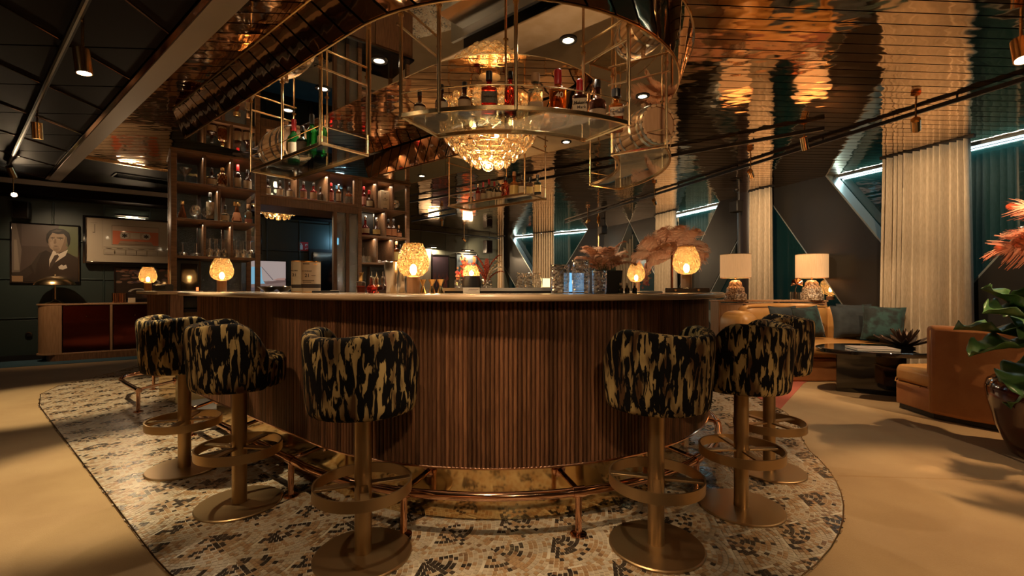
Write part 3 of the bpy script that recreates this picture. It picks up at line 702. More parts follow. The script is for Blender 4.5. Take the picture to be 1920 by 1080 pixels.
# ice wells and a drip mat on the work top are things of their own
def well(n, t, w, d, label, rz=0):
    x, y = nt(n,t); o = thing('ice_well', label, 'ice well', (x,y,.902), rz, 'steel ice wells inside the bar')
    for c, s in (((0,-d/2,.045),(w,.02,.09)),((0,d/2,.045),(w,.02,.09)),((-w/2,0,.045),(.02,d,.09)),((w/2,0,.045),(.02,d,.09)),((0,0,.006),(w,d,.012))): bx('wall_sheet', c, s, m['steel'], o, bevel=.002)
    r = random.Random(int(n*100)); b = MB()
    for i in range(60):
        M_ = Matrix.Translation((r.uniform(-w*.4,w*.4), r.uniform(-d*.36,d*.36), .03+r.uniform(0,.045))) @ Matrix.Rotation(r.uniform(0,3), 4, (r.random(),r.random(),1)); b.box((0,0,0), (.032,.032,.032), M=M_)
    b.build('ice', m['clearice'], o, bevel=.004)['kind'] = 'stuff'
m['clearice'] = mat('ice', (.8,.84,.88), .2, spec=.6)
well(1.95, 3.0, .46, .30, 'long steel ice well inside the straight leg of the bar', atan2(.6292,-.7772))
well(2.75, 1.50, .42, .28, 'steel ice well inside the round end of the bar', radians(40))

# end unit on the far side of the staff opening
endu = thing('bar_end_unit', 'short fluted walnut bar end beside the shelf unit, past the staff opening', 'bar', (0,0,0))
pe = [nt(1.36,5.42), nt(1.36,6.18), nt(1.50,6.26), nt(1.435,5.60), nt(1.47,5.42)]
MB().prism(pe, .317, 1.117).build('end_body', m['walnut'], endu, smooth=False)
pt = [nt(1.24,5.33), nt(1.235,5.9), nt(1.25,6.18), nt(1.31,6.34), nt(1.42,6.40), nt(1.55,6.36), nt(1.43,5.62), nt(1.62,5.5), nt(1.62,5.33)]
MB().prism(pt, 1.118, 1.150).build('counter_top', m['stone'], endu, bevel=.010)
MB().prism([nt(1.43,5.52), nt(1.43,6.1), nt(1.50,6.1), nt(1.47,5.52)], 0, .316).build('kick_plate', m['kick'], endu, smooth=False)
for i in range(35):
    x, y = nt(1.356, 5.43+.0218*i); put('flute', fl, endu, (x,y,0), atan2(-.6292,.7772))
# foot rails
def foot_rail(parent, path, kickpath, step, z=.215):
    rail = MB().tube([(x,y,z) for x,y in path], .021, 14).build('foot_rail', m['railcopper'], parent)
    for (x, y, tx, ty) in resample(path, step):
        kx, ky = min(kickpath, key=lambda p: (p[0]-x)**2+(p[1]-y)**2)
        MB().tube([(0,0,.008),(0,0,z-.01)], .016, 12).build('post', m['railcopper'], rail, (x,y,0))
        MB().lathe([(.040,.001),(.040,.008),(.022,.014),(0,.014)], 20).build('floor_flange', m['railcopper'], rail, (x,y,.008))
        MB().tube([(0,0,0),((kx-x),(ky-y),.03)], .013, 10).build('wall_strut', m['railcopper'], rail, (x,y,z+.004))
        d = Vector((x-kx,y-ky,0)).normalized(); q = d.to_track_quat('Z','X').to_euler()
        MB().lathe([(.036,0),(.036,.008),(.018,.014),(0,.014)], 18).build('wall_flange', m['railcopper'], rail, (kx,ky,z+.034), q)
        MB().tube([(-tx*.03,-ty*.03,0),(tx*.03,ty*.03,0)], .026, 14).build('clamp', m['railcopper'], rail, (x,y,z))
foot_rail(bar, stadium(nb,tb,1.645,4.25,t_far=3.0), stadium(nb,tb,1.452,4.30), .80)
foot_rail(endu, [nt(1.12,5.45), nt(1.12,5.9), nt(1.13,6.2), nt(1.19,6.42), nt(1.32,6.52), nt(1.48,6.52)], [nt(1.42,t/10) for t in range(55,62)], .75)

# ================================================================== stools
def stool():
    t = thing('bar_stool', 'x', 'stool', (0,0,0), 0, 'velvet tub stools around the bar')
    MB().lathe([(0,.0),(.206,.0),(.210,.003),(.210,.009),(.205,.013),(.04,.0135),(0,.0135)], 56).build('base_plate', m['bronze'], t)
    MB().lathe([(.0365,.013),(.0365,.66)], 32).build('pole', m['bronze'], t)
    b = MB(); b.lathe([(.202,.28),(.210,.28),(.210,.328),(.202,.328),(.202,.28)], 56); b.build('foot_ring', m['bronze'], t)
    for k in range(4):
        a = pi/4+k*pi/2; MB().box((.12,0,.312), (.168,.036,.010)).build('spoke', m['bronze'], t, rz=a, bevel=.002)
    MB().lathe([(0,.645),(.20,.645),(.222,.66),(.228,.70),(.228,.775),(.215,.805),(.18,.818),(0,.822)], 40).build('seat_cushion', m['fabric'], t, ang=60)
    def fn(u, v):                                                    # tub back: closed section swept round the back
        th = radians(-122+244*u); q = abs(th)/radians(122)
        zt = .985-.012*cos(2*th)-.20*max(0,(q-.62)/.38)**2.2; zb = .640
        endk = 1-max(0,(q-.93)/.07)**2*.75
        ro, ri = .246+.006*sin(pi*.5), .246-.066
        a = 2*pi*v; ca, sa = cos(a), sin(a); pw = .42
        sx = (abs(ca)**pw)*(1 if ca>0 else -1); sz = (abs(sa)**.30)*(1 if sa>0 else -1)
        rm, hr = (ro+ri)/2, (ro-ri)/2*endk; zm, hz = (zt+zb)/2, (zt-zb)/2*(.55+.45*endk)
        taper = -.020*(1-sz)*.5*(1 if sx>0 else .3)
        r = rm+hr*sx+taper
        return (r*sin(th), -r*cos(th), zm+hz*sz)
    b = MB().grid(fn, 45, 28, wrap_v=True); n = 28
    b.f += [tuple(range(n-1,-1,-1)), tuple(range(44*n, 45*n))]
    b.build('tub_back', m['fabric'], t, ang=70)
    sp = []
    for i in range(41):
        u = .06+.88*i/40; p = fn(u, .25); sp.append((p[0]*1.06, p[1]*1.06, p[2]-.004))
    MB().tube(sp, .005, 6).build('piping', m['fabric'], t)
    return t
ST = [(-2.13,2.96,'stool standing at the far end of the straight front, lit along one edge'),(-1.478,2.468,'stool second along the straight front, its seat bulging past the back'),
      (-.654,2.0,'brightly lit stool by the bend of the bar with the gold pattern showing'),(.654,2.067,'dark stool standing alone before the curved front'),
      (1.222,2.426,'very dark stool near the carpet edge, hiding the stool behind it'),(1.65,2.92,'stool nearest the tan sofa, half hidden by another stool')]
s0 = stool()
for i, (x, y, lab) in enumerate(ST):
    bx_, by_ = nt(nb, max(tb, .6292*y-.7772*x)); rz = atan2(by_-y, bx_-x)-pi/2
    if i == 0: s0.location = (x,y,.009); s0.rotation_euler = (0,0,rz+.15); s0['label'] = lab
    else: dup(s0, (x,y,.009), rz+[0,-.25,-.12,.10,.05,.0][i], lab)

# ================================================================== shelf unit
SA, SB = (-3.49,4.69), (-1.456,6.37); SL = hypot(SB[0]-SA[0], SB[1]-SA[1]); SR = atan2(SB[1]-SA[1], SB[0]-SA[0])
SM = Matrix.Translation((SA[0],SA[1],0)) @ Matrix.Rotation(SR, 4, 'Z')
def sw(u, v, z): p = SM @ Vector((u,v,z)); return (p.x,p.y,p.z)
def sp_px(px, v=0):                                                  # u on the shelf plane set back by v
    a = sw(0,v,0); b_ = sw(1,v,0); q = on_line(px, a[:2], b_[:2]); return (q[0]-a[0])*cos(SR)+(q[1]-a[1])*sin(SR)
unit = thing('shelf_unit', 'tall walnut back bar shelf unit with hammered glass panels and open middle', 'shelf unit', (SA[0],SA[1],0), SR)
D = .60
def sb(name, u0, u1, v0, v1, z0, z1, mt='shelfwood', bv=.003): return bx(name, ((u0+u1)/2,(v0+v1)/2,(z0+z1)/2), (u1-u0,v1-v0,z1-z0), m[mt], unit, 0, bv)
sb('base_cabinet', 0,2.66,-.10,D,.30,.93,'walnut'); sb('base_kick', .03,2.63,-.05,D,.01,.299,'kick'); sb('base_top', -.005,2.67,-.13,D+.01,.931,.960,'blackgloss')
for i in range(5): sb('cabinet_door', .02+.525*i,.53+.525*i,-.118,-.101,.33,.90,'walnut')
for u in (0.005,.775,1.955,2.64):
    for v0 in (0, D-.05): sb('post', u-.025,u+.025,v0,v0+.05,.961,2.605)
sb('top_board', -.03,2.68,-.005,D+.01,2.606,2.634)
for z in (2.29,1.91,1.52): sb('shelf_board', .031,.749,.0,D,z-.028,z)
for z in (2.25,1.88,1.52): sb('shelf_board', 1.981,2.614,.0,D,z-.028,z)
sb('header_board', .801,1.929,.0,D,2.232,2.262)
sb('header_fascia', .801,1.929,.004,.03,2.14,2.231,'walnut'); sb('header_soffit', .801,1.929,.031,D,2.14,2.16,'walnut')
for u, z0, z1 in ((.27,2.291,2.605),(.52,2.291,2.605),(.40,1.911,2.261),(.27,1.521,1.881),(.52,1.521,1.881),
                  (1.20,2.263,2.605),(1.56,2.263,2.605),(2.19,2.251,2.605),(2.42,2.251,2.605),(2.31,1.881,2.221),(2.19,1.521,1.851),(2.42,1.521,1.851)):
    sb('divider', u-.012,u+.012,.003,D-.06,z0,z1)
sb('header_block', .802,.862,.0,.06,2.263,2.605); sb('header_block', 1.88,1.928,.0,.06,2.263,2.605)
for u in (1.64,1.795): sb('mullion', u-.022,u+.022,.0,.06,.961,2.139,'walnut')
for u0, u1 in ((1.664,1.772),(1.819,1.928)): sb('glass_strip', u0,u1,.024,.034,.962,2.139,'hammered',0)
for v in (.19,.37): sb('mullion', -.018,.022,v-.03,v+.03,.961,2.605,'walnut')
for v0, v1 in ((.052,.158),(.222,.338),(.402,.548)): sb('glass_strip', -.002,.008,v0,v1,.962,2.604,'hammered',0)
for u0, u1 in ((.032,.25),(.29,.49),(.53,.748)): sb('back_glass', u0,u1,D-.022,D-.012,.962,2.604,'hammered',0)
for u in (.27,.51): sb('back_mullion', u-.018,u+.018,D-.04,D-.005,.961,2.605,'walnut')
for u0, u1 in ((.801,1.18),(1.22,1.54),(1.58,1.93)): sb('back_glass', u0,u1,D-.022,D-.012,2.263,2.604,'hammered',0)
for u in (1.20,1.56): sb('back_mullion', u-.018,u+.018,D-.04,D-.005,2.263,2.605,'walnut')
for u0, u1 in ((1.982,2.28),(2.32,2.614)): sb('back_glass', u0,u1,D-.022,D-.012,1.20,2.604,'hammered',0)
sb('back_mullion', 2.28,2.32,D-.04,D-.005,1.20,2.605,'walnut')
# ================================================================== bottles and glasses
def labelmat(name, col, ink, sc):
    mm = mat(name, col, .65); N, L = mm.node_tree.nodes, mm.node_tree.links; p = N['Principled BSDF']
    tc_ = N.new('ShaderNodeTexCoord'); a = N.new('ShaderNodeVectorMath'); a.operation = 'MULTIPLY'; a.inputs[1].default_value = (sc,sc,sc*2.2); L.new(tc_.outputs['Object'], a.inputs[0])
    n = N.new('ShaderNodeTexNoise'); n.inputs['Scale'].default_value = 1; n.inputs['Detail'].default_value = 1; L.new(a.outputs[0], n.inputs[0])
    wv = N.new('ShaderNodeTexWave'); wv.bands_direction = 'Z'; wv.inputs['Scale'].default_value = 26; L.new(tc_.outputs['Object'], wv.inputs[0])
    mu = N.new('ShaderNodeMath'); mu.operation = 'MULTIPLY'; L.new(n.outputs[0], mu.inputs[0]); L.new(wv.outputs[1], mu.inputs[1])
    r = N.new('ShaderNodeValToRGB'); e = r.color_ramp.elements; e[0].position = .40; e[1].position = .47; e[0].color = (*col,1); e[1].color = (*ink,1)
    L.new(mu.outputs[0], r.inputs[0]); L.new(r.outputs[0], p.inputs['Base Color']); return mm
LB = {'cream': labelmat('cream_label', (.60,.47,.31), (.14,.09,.05), 170), 'tan': labelmat('tan_label', (.46,.30,.17), (.12,.07,.04), 170),
      'yellow': labelmat('yellow_label', (.68,.48,.17), (.25,.14,.04), 150), 'orange': labelmat('orange_label', (.66,.28,.12), (.30,.08,.03), 150),
      'dark': labelmat('dark_label', (.03,.022,.018), (.42,.30,.16), 120), 'pink': labelmat('pink_label', (.60,.26,.19), (.2,.05,.04), 150)}
GL = {'amber':'amber','red':'redspirit','dark':'darkspirit','green':'greenglass','black':'blackglass','clear':'clearspirit'}
CP = {'black':'blackcap','red':'wax','cork':'cork','gold':'gold','green':'greenglass','silver':'steel','wood':'oak'}
_bm = {}
# shape: body radius/height, shoulder start, neck start, neck radius/height, squareness, label zone, cap start
SHAPES = {'round': (.185,.50,.66,.062,0,(.10,.46),.83), 'tall': (.125,.60,.74,.048,0,(.14,.52),.84), 'wine': (.125,.56,.74,.045,0,(.10,.46),.76),
          'square': (.20,.58,.68,.065,1,(.10,.46),.80), 'squat': (.235,.46,.60,.070,0,(.10,.40),.78), 'flask': (.21,.30,.62,.060,0,(.12,.36),.80),
          'taper': (.235,.16,.70,.085,1,(.10,.50),.80), 'stubby': (.19,.66,.78,.075,0,(.20,.60),.86)}
def bottle(loc, h, shape, glass, lab, cap, label, group, rz=None, net=False, seal=False, capr=1.0, lz=None):
    br, shd, nk, nr, sq, lab_z, cz = SHAPES[shape]
    lab_z = lz or lab_z
    key = (shape, glass, lab, cap, net, seal, capr, lz)
    if key not in _bm:
        f = (lambda a, r, z: r*(1 if z > nk else (abs(cos(a))**5+abs(sin(a))**5)**(-.2) if z < shd else (1+((abs(cos(a))**5+abs(sin(a))**5)**(-.2)-1)*(nk-z)/(nk-shd)))*(.86 if sq else 1)) if sq else None
        pr = [(0,.012),(br*.55,.012),(br*.86,.0),(br*.98,.012),(br,.035)]
        n = 7
        pr += [(br*(1-(.06 if shape != 'taper' else .0)*0), shd*.5), (br,shd)] if shape != 'taper' else [(br*.97,.12)]
        for i in range(1, n+1):
            q = i/n; e = (1-cos(pi*q))/2; pr.append((br+(nr-br)*(e if shape != 'taper' else q**.9), shd+(nk-shd)*q))
        pr += [(nr,(nk+cz)/2),(nr*1.0,cz-.02),(nr*1.18,cz-.015),(nr*1.18,cz)]
        d = {'b': MB().lathe([(0,0)]+pr[1:]+[(0,cz)], 28 if sq else 24, fn=f).mesh('bottle_glass', m[GL[glass]], ang=55)}
        cr = nr*1.14*capr
        d['c'] = MB().lathe([(0,cz),(cr,cz),(cr*1.02,cz+.01),(cr,.99),(cr*.9,1),(0,1)], 18).mesh('cap', m[CP[cap]])
        if seal: d['s'] = MB().lathe([(nr*1.04,nk+.015),(nr*1.06,nk+.02),(nr*1.25,cz-.03),(nr*1.25,cz+.01)], 16).mesh('neck_seal', m[CP[cap]])
        if lab:
            rr = lambda a, z: (f(a, br, min(z, shd)) if f else br)*1.012
            def lf(u, v):
                z = lab_z[0]+(lab_z[1]-lab_z[0])*v; a = -pi/2+(u-.5)*2*1.15; r_ = rr(a, z if not sq else .2)
                if shape == 'taper': r_ = (br+(nr-br)*max(0,(z-shd)/(nk-shd))**.9)*1.02*(f(a,1,.0)/.86 if False else 1)
                return (r_*cos(a), r_*sin(a), z)
            d['l'] = MB().grid(lf, 15, 3).mesh('label', LB[lab], ang=60)
        if net:
            b = MB()
            for k in range(8):
                for sgn in (1,-1):
                    P = []
                    for i in range(13):
                        q = i/12; z = .04+(nk-.02-.04)*q; r_ = br if z < shd else br+(nr-br)*(1-cos(pi*(z-shd)/(nk-shd)))/2
                        a = 2*pi*k/8+sgn*q*pi*.75; P.append((r_*1.03*cos(a), r_*1.03*sin(a), z))
                    b.tube(P, .006, 4)
            d['n'] = b.mesh('wire_net', m['brass'])
        _bm[key] = d
    d = _bm[key]
    if rz is None: rz = -atan2(loc[0], loc[1])
    t = thing('bottle', label, 'bottle', loc, rz, group); t.scale = (h,h,h)
    put('bottle_glass', d['b'], t); put('cap', d['c'], t)
    for k_, nm in (('l','label'),('s','neck_seal'),('n','wire_net')):
        if k_ in d: put(nm, d[k_], t)
    return t
# ---- on the curved rack in front (bottle stands at radius r on the arc)
g = 'bottles on the curved hanging rack'
def on_rack(px, r, h_px, *a, **k):
    q = (px-960)/F; A = 1+q*q; B = -2*(q*CC[0]+CC[1]); C0 = CC[0]**2+CC[1]**2-r*r; Y = (-B-sqrt(B*B-4*A*C0))/(2*A)
    return bottle((q*Y, Y, RZ+.001), h_px*Y/F, *a, **k)
b1 = on_rack(787,1.13,60,'round','dark','cream','black','black capped whiskey bottle with cream label at the green bottle end of the curved rack',g)
on_rack(828,1.13,65,'round','dark','cream','black','black capped whiskey bottle with cream label, second on the curved rack',g)
on_rack(871,1.13,66,'round','dark','tan','black','black capped whiskey bottle with tan label beside the plain red bottle',g)
on_rack(917,1.13,84,'square','red','dark','black','tall ruby red bottle with a black label, on the curved rack',g, lz=(.24,.50))
on_rack(957,1.13,84,'tall','red',None,'black','ruby red bottle wrapped in fine wire netting',g, net=True)
on_rack(1004,1.13,82,'square','clear','tan','cork','pale golden bottle with a wide cork stopper on the curved rack',g, lz=(.08,.30), capr=1.35)
b40 = on_rack(1046,1.13,93,'square','amber',None,'red','amber bottle with red wax neck and the number 40 on it',g, seal=True)
text('40', .15, m['paper'], b40, (.03,-.178,.42), bold=True)
bmk = on_rack(1087,1.13,80,'square','dark',None,'red','red wax topped bottle with a big cream label lettered in two lines',g, seal=True)
bx('label', (0,-.182,.30), (.33,.012,.40), m['paper'], bmk, 0, .002)
text("Maker's", .098, m['ink'], bmk, (.02,-.190,.40), bold=True); text('Mark', .098, m['ink'], bmk, (.04,-.190,.29), bold=True); text('WHISKY', .045, m['ink'], bmk, (.02,-.190,.19))
on_rack(1120,1.13,86,'round','dark','tan','black','dark amber bottle with a long black stopper between two lettered bottles',g, lz=(.12,.32))
bkn = on_rack(1155,1.13,78,'square','amber',None,'black','square amber bottle with black cap lettered KNOB at the barrel end of the rack',g, capr=1.5)
bx('label', (.02,-.182,.40), (.32,.012,.22), LB['tan'], bkn, 0, .002); text('KNOB', .12, m['ink'], bkn, (.02,-.190,.42), bold=True)
# ---- on the straight rack near the shelf unit
g = 'bottles on the straight hanging rack'
def on_st(px, n, h_px, *a, **k):
    A_, B_ = nt(n,2), nt(n,5); q = on_line(px, A_, B_); return bottle((q[0],q[1],RZ+.001), h_px*q[1]/F, *a, **k)
on_st(551,1.62,84,'wine','green','cream','red','green bottle with a red cap beside the lying barrel',g, seal=True)
on_st(567,1.56,56,'round','black','dark','black','short black bottle between two green bottles on the straight rack',g)
on_st(585,1.60,78,'wine','green',None,'black','green bottle with a black cap and clear shoulders on the straight rack',g)
on_st(604,1.64,76,'wine','green','cream','black','dark green bottle at the corner rod of the straight rack',g)
# ---- on the far rack
g = 'bottles on the far hanging rack'
for px, hp, sh, gl_, lb_, cp_, lab in (
    (883,24,'round','red','tan','black','small red bottle first at the shelf unit end of the far rack'),
    (896,34,'tall','red','pink','silver','slim red bottle with a silver stopper on the far rack'),
    (906,36,'wine','dark','cream','red','dark bottle with red top and pale label next to the rod of the far rack'),
    (917,40,'wine','black','cream','red','black wine bottle with the tallest bright red top on the far rack'),
    (927,34,'wine','black','cream','red','black wine bottle with red top just past the tallest red one on the far rack'),
    (935,30,'round','black','cream','black','stout black bottle between the red tops and the netted bottle on the far rack'),
    (948,38,'stubby','red',None,'black','rounded bottle in white netting on the far rack'),
    (964,46,'round','amber','yellow','cork','tall amber bottle with cork and yellow label on the far rack'),
    (979,38,'square','dark','cream','black','dark square bottle with wide cream label on the far rack'),
    (993,32,'square','dark','yellow','black','dark square bottle with yellow label beside the far rack corner rod'),
    (1008,34,'square','black','yellow','black','black square bottle with yellow label last on the far rack')):
    on_st(px, 3.66, hp*1.08, sh, gl_, lb_, cp_, lab, g, net=('netting' in lab))
# ---- on the shelf unit
def on_sh(px, z, h_px, *a, v=.12, **k):
    u = sp_px(px, v); p = sw(u, v, z+.001); return bottle(p, h_px*p[1]/F, *a, **k)
g = 'bottles on the shelf unit'
on_sh(397,2.29,35,'squat','dark','cream','black','squat dark bottle with cream band label beside the netted decanter on the top tier',g)
on_sh(417,2.29,38,'stubby','amber','cream','gold','amber decanter in gold netting on the top tier of the shelf unit',g, net=True, lz=(.06,.16))
on_sh(446,2.29,48,'wine','dark','cream','red','dark bottle with a red neck on the top tier of the shelf unit',g, seal=True)
on_sh(464,2.29,40,'round','dark','cream','black','dark bottle with pale label next to the red necked bottle on the top tier',g)
on_sh(342,1.91,34,'taper','amber',None,'gold','amber decanter with gold stopper by the outer post of the shelf unit',g)
on_sh(394,1.91,54,'tall','black','cream','black','tall black bottle with a long cream label beside the goblets',g, lz=(.08,.66))
on_sh(422,1.91,32,'squat','clear','cream','black','squat pale bottle between the divider and the flared amber bottle',g)
on_sh(444,1.91,40,'taper','amber','orange','gold','flared amber bottle with a round gold stopper on the middle tier',g, capr=1.5)
on_sh(466,1.91,37,'square','clear','pink','cork','square pale bottle with a pink cork and label on the middle tier',g, capr=1.2, lz=(.06,.26))
for px, hp, sh, gl_, lb_, cp_, lab in (
    (502,31,'round','dark','cream','black','first of three dark bottles with cream labels above the open middle'),
    (525,31,'round','dark','cream','black','second of three dark bottles with cream labels above the open middle'),
    (543,30,'round','dark','cream','black','third of three dark bottles with cream labels above the open middle'),
    (569,34,'round','red','tan','black','reddish round bottle just past the divider above the open middle'),
    (588,34,'round','red','tan','black','amber red bottle with dark stopper and pale label above the open middle'),
    (601,28,'round','dark','dark','black','smallest dark bottle before the divider above the open middle'),
    (621,38,'tall','red','pink','red','slim bright red bottle past the second divider above the open middle'),
    (635,37,'tall','amber','tan','silver','slim amber bottle with silver top beside the bright red one'),
    (654,34,'square','amber','dark','black','square dark amber bottle with black label last above the open middle')):
    on_sh(px, 2.262, hp, sh, gl_, lb_, cp_, lab, g)
for px, z, hp, sh, gl_, lb_, cp_, lab in (
    (682,2.25,40,'tall','red','pink','red','tall red topped bottle in the corner of the upper shelf'),
    (692,2.25,34,'squat','dark','cream','red','red capped bottle with wide cream label beside the cream carton'),
    (685,1.88,37,'flask','red','cream','silver','ruby bottle with a silver stopper standing before a small dark frame'),
    (706,1.88,35,'flask','dark','yellow','silver','cognac bottle with yellow shield label on the lower shelf'),
    (728,1.88,34,'round','dark','orange','black','dark bottle with orange oval label against the divider'),
    (738,1.88,35,'round','dark','orange','black','dark bottle with orange oval label, middle of three in its compartment'),
    (748,1.88,24,'squat','dark','orange','cork','short dark bottle with orange band label beside the two oval labelled ones'),
    (743,1.52,42,'tall','amber','yellow','orange_' if False else 'cork','slim bottle with long yellow label behind the bright globe lamp'),
    (751,1.52,36,'wine','dark','tan','black','dark bottle partly behind the bright globe lamp')):
    on_sh(px, z, hp, sh, gl_, lb_, cp_, lab, g)
def box_thing(name, label, cat, loc, size, mt, rz=0, group=None, bevel=.003):
    t = bx(name, (loc[0],loc[1],loc[2]+size[2]/2), size, mt, None, rz, bevel); return tag(t, label, cat, group)
u = sp_px(719,.15); p = sw(u,.15,2.251)
ct = box_thing('bottle_carton','tall cream bottle carton in the upper shelf compartment','carton',p,(.125,.11,36*p[1]/F),m['paper'],SR)
[ink_line(ct, (0,-.0556,z_), w_, h_) for z_, w_, h_ in ((.095,.016,.012),(.03,.02,.012),(.012,.075,.004),(-.002,.06,.004),(-.05,.05,.003))]
bx('dark_patch', (0,-.0555,-.115), (.06,.004,.022), m['ink'], ct, 0, 0)
u = sp_px(688,.2); p = sw(u,.2,1.881)
fr = thing('small_frame','small dark frame with steel edge leaning behind the ruby bottle','frame',p,SR)
bx('backing', (0,.0,.17), (.19,.012,.34), m['black'], fr); 
for c, s in (((-.09,-.004,.17),(.012,.016,.34)),((.09,-.004,.17),(.012,.016,.34)),((0,-.004,.334),(.19,.016,.012))): bx('edge', c, s, m['steel'], fr, 0, .001)
# ---- stemware: built once, then copied
def glass_kind(name, label, bowl, foot_r, stem_h, rim_r, h, group, flip):
    t = thing(name, label, 'glass', (0,0,0), 0, group)
    T = Matrix.Rotation(pi, 4, 'X') @ Matrix.Translation((0,0,-h)) if flip else Matrix.Identity(4)
    MB().lathe([(r,z) for r,z in bowl]+[(max(0,r-.0012),z+.0006) for r,z in bowl[::-1]], 20, T, cap=False).build('bowl', m['glass'], t)
    MB().lathe([(.0035,.004),(.003,stem_h*.5),(.0036,stem_h)], 8, T).build('stem', m['glass'], t)
    MB().lathe([(0,.0),(foot_r,.0),(foot_r,.0016),(.006,.005),(0,.005)], 20, T).build('foot', m['glass'], t)
    return t
coupe = lambda f: [(.004,.095),(.030,.102),(.044,.118),(.047,.138)]
wine = [(.004,.10),(.024,.112),(.032,.135),(.033,.158),(.028,.195)]
ball = [(.004,.05),(.034,.060),(.050,.090),(.047,.118),(.034,.150)]
mart = [(.003,.10),(.03,.127),(.056,.160)]
ORD = ['first','second','third','fourth','fifth']
def rows(src, us, vs, z, what, mark, group, jit=.006):
    """a bed of glasses: each is named by its row from the front and its place counted from a landmark"""
    rnd = random.Random(int(us[0]*1000)); RN = {1:['only'],2:['front','back'],3:['front','middle','back'],4:['front','second','third','back']}[len(vs)]
    for r_, v in enumerate(vs):
        for k_, u in enumerate(us):
            p = sw(u+rnd.uniform(-jit,jit), v+rnd.uniform(-jit,jit), z+.0008)
            lab = '%s, %s row, %s from %s' % (what, RN[r_], ORD[k_], mark)
            if src.get('_new'): src.location = p; src['label'] = lab; src['group'] = group; del src['_new']
            else: dup(src, p, rnd.uniform(0,3), lab, group)
def newg(*a): t = glass_kind(*a); t['_new'] = 1; return t
lin = lambda a, b, n: [a+(b-a)*i/(n-1) for i in range(n)]
cg = newg('coupe_glass', 'x', coupe(0), .032, .096, .047, .139, 'x', True)
rows(cg, [.088,.200], (.09,.20,.31), 1.52, 'upturned coupe in the lowest shelf compartment', 'the outer post', 'upturned coupes on the shelf unit')
wg = newg('wine_glass', 'x', wine, .031, .102, .033, .196, 'x', True)
rows(wg, [.325,.395,.465], (.08,.16,.24,.32), 1.52, 'upturned wine glass in the dark lower compartment', 'its outer divider', 'upturned wine glasses in the dark compartment', .002)
rows(wg, [.572,.642,.712], (.08,.16,.24,.32), 1.52, 'upturned wine glass in the bright lower compartment', 'its outer divider', 'upturned wine glasses in the bright compartment', .002)
bg = newg('balloon_glass', 'x', ball, .036, .052, .034, .151, 'x', False)
rows(bg, [.20,.31], (.09,.21), 1.91, 'balloon glass beside the tall black bottle', 'the gold stoppered decanter', 'balloon glasses beside the tall black bottle', .003)
mg = newg('martini_glass', 'x', mart, .036, .102, .056, .161, 'x', False)
rows(mg, [.11], (.10,.26), 2.29, 'martini glass on the top tier', 'the outer post', 'martini glasses on the top tier', .003)
rows(bg, [2.50], (.10,.23), 2.25, 'balloon glass past the cream carton', 'the divider', 'balloon glasses past the carton', .004)
rows(wg, [2.035,2.12], (.08,.17), 1.52, 'upturned wine glass on the lowest far shelf', 'the hammered glass', 'upturned glasses in the far bay', .003)
rows(cg, [2.255,2.355], (.09,.2), 1.52, 'upturned coupe between dividers on the lowest far shelf', 'the near divider', 'upturned coupes in the far bay', .002)
# ---- barrels
def barrel(loc, rot, label, L_=.36, Rm=.135, Re=.112, words_=None, sc=1):
    t = thing('oak_barrel', label, 'barrel', loc, rot, 'small oak barrels on the hanging racks'); t.scale = (sc,)*3
    n = 18; R_at = lambda q: Re+(Rm-Re)*(1-(2*q-1)**2)
    def stave():
        b = MB(); da = pi/n*.985
        def fn(u, v):
            q = u; r = R_at(q); a = 2*pi*v
            w_ = da*cos(a); rr = r+.009*sin(a)
            return (rr*sin(w_), L_*(q-.5), rr*cos(w_))
        b.grid(fn, 11, 8, wrap_v=True); b.f += [tuple(range(7,-1,-1)), tuple(range(80,88))]; return b.mesh('stave', m['oakbarrel'], ang=50)
    sm_ = stave()
    for k in range(n): put('stave', sm_, t, (0,0,0), (0,2*pi*k/n,0))
    for q in (.03,.13,.32,.68,.87,.97):
        b = MB(); r0 = R_at(q-.025)+.0095; r1 = R_at(q+.025)+.0095
        RX = Matrix.Rotation(-pi/2, 4, 'X')
        b.lathe([(r0-.004,L_*(q-.025-.5)),(r0,L_*(q-.025-.5)),(r1,L_*(q+.025-.5)),(r1-.004,L_*(q+.025-.5))], 36, RX, cap=False); b.build('hoop', m['hoop'], t)
    for s_ in (-1,1): MB().lathe([(0,-.006),(Re-.004,-.006),(Re-.004,.006),(0,.006)], 36, Matrix.Translation((0,s_*(L_/2-.016),0)) @ Matrix.Rotation(-pi/2,4,'X')).build('barrel_head', m['barrelhead'], t)
    MB().lathe([(0,0),(.012,0),(.014,.02),(.010,.026),(.016,.036),(.014,.05),(0,.054)], 14, Matrix.Translation((0,0,Rm+.006))).build('bung', m['oak'], t)
    for s_ in (-.25,.25): bx('cradle', (0,L_*s_,-Rm-.004), (.16,.03,.022), m['walnut'], t)
    if words_: text(words_, .05, m['ink'], t, (0,-L_/2+.009,.0), name='lettering', bold=True)
    return t
n_, t_ = 1.655, 3.61; x, y = nt(n_,t_); barrel((x,y,RZ+.002+.150*1.1), (0,0,radians(51)), 'oak barrel lying along the straight rack, bound with steel hoops', sc=1.1)
q_ = pol(1.065,69); barrel((q_[0],q_[1],RZ+.002+.150*1.08), (0,0,radians(15)), 'oak barrel seen end on at the window end of the racks', sc=1.08)
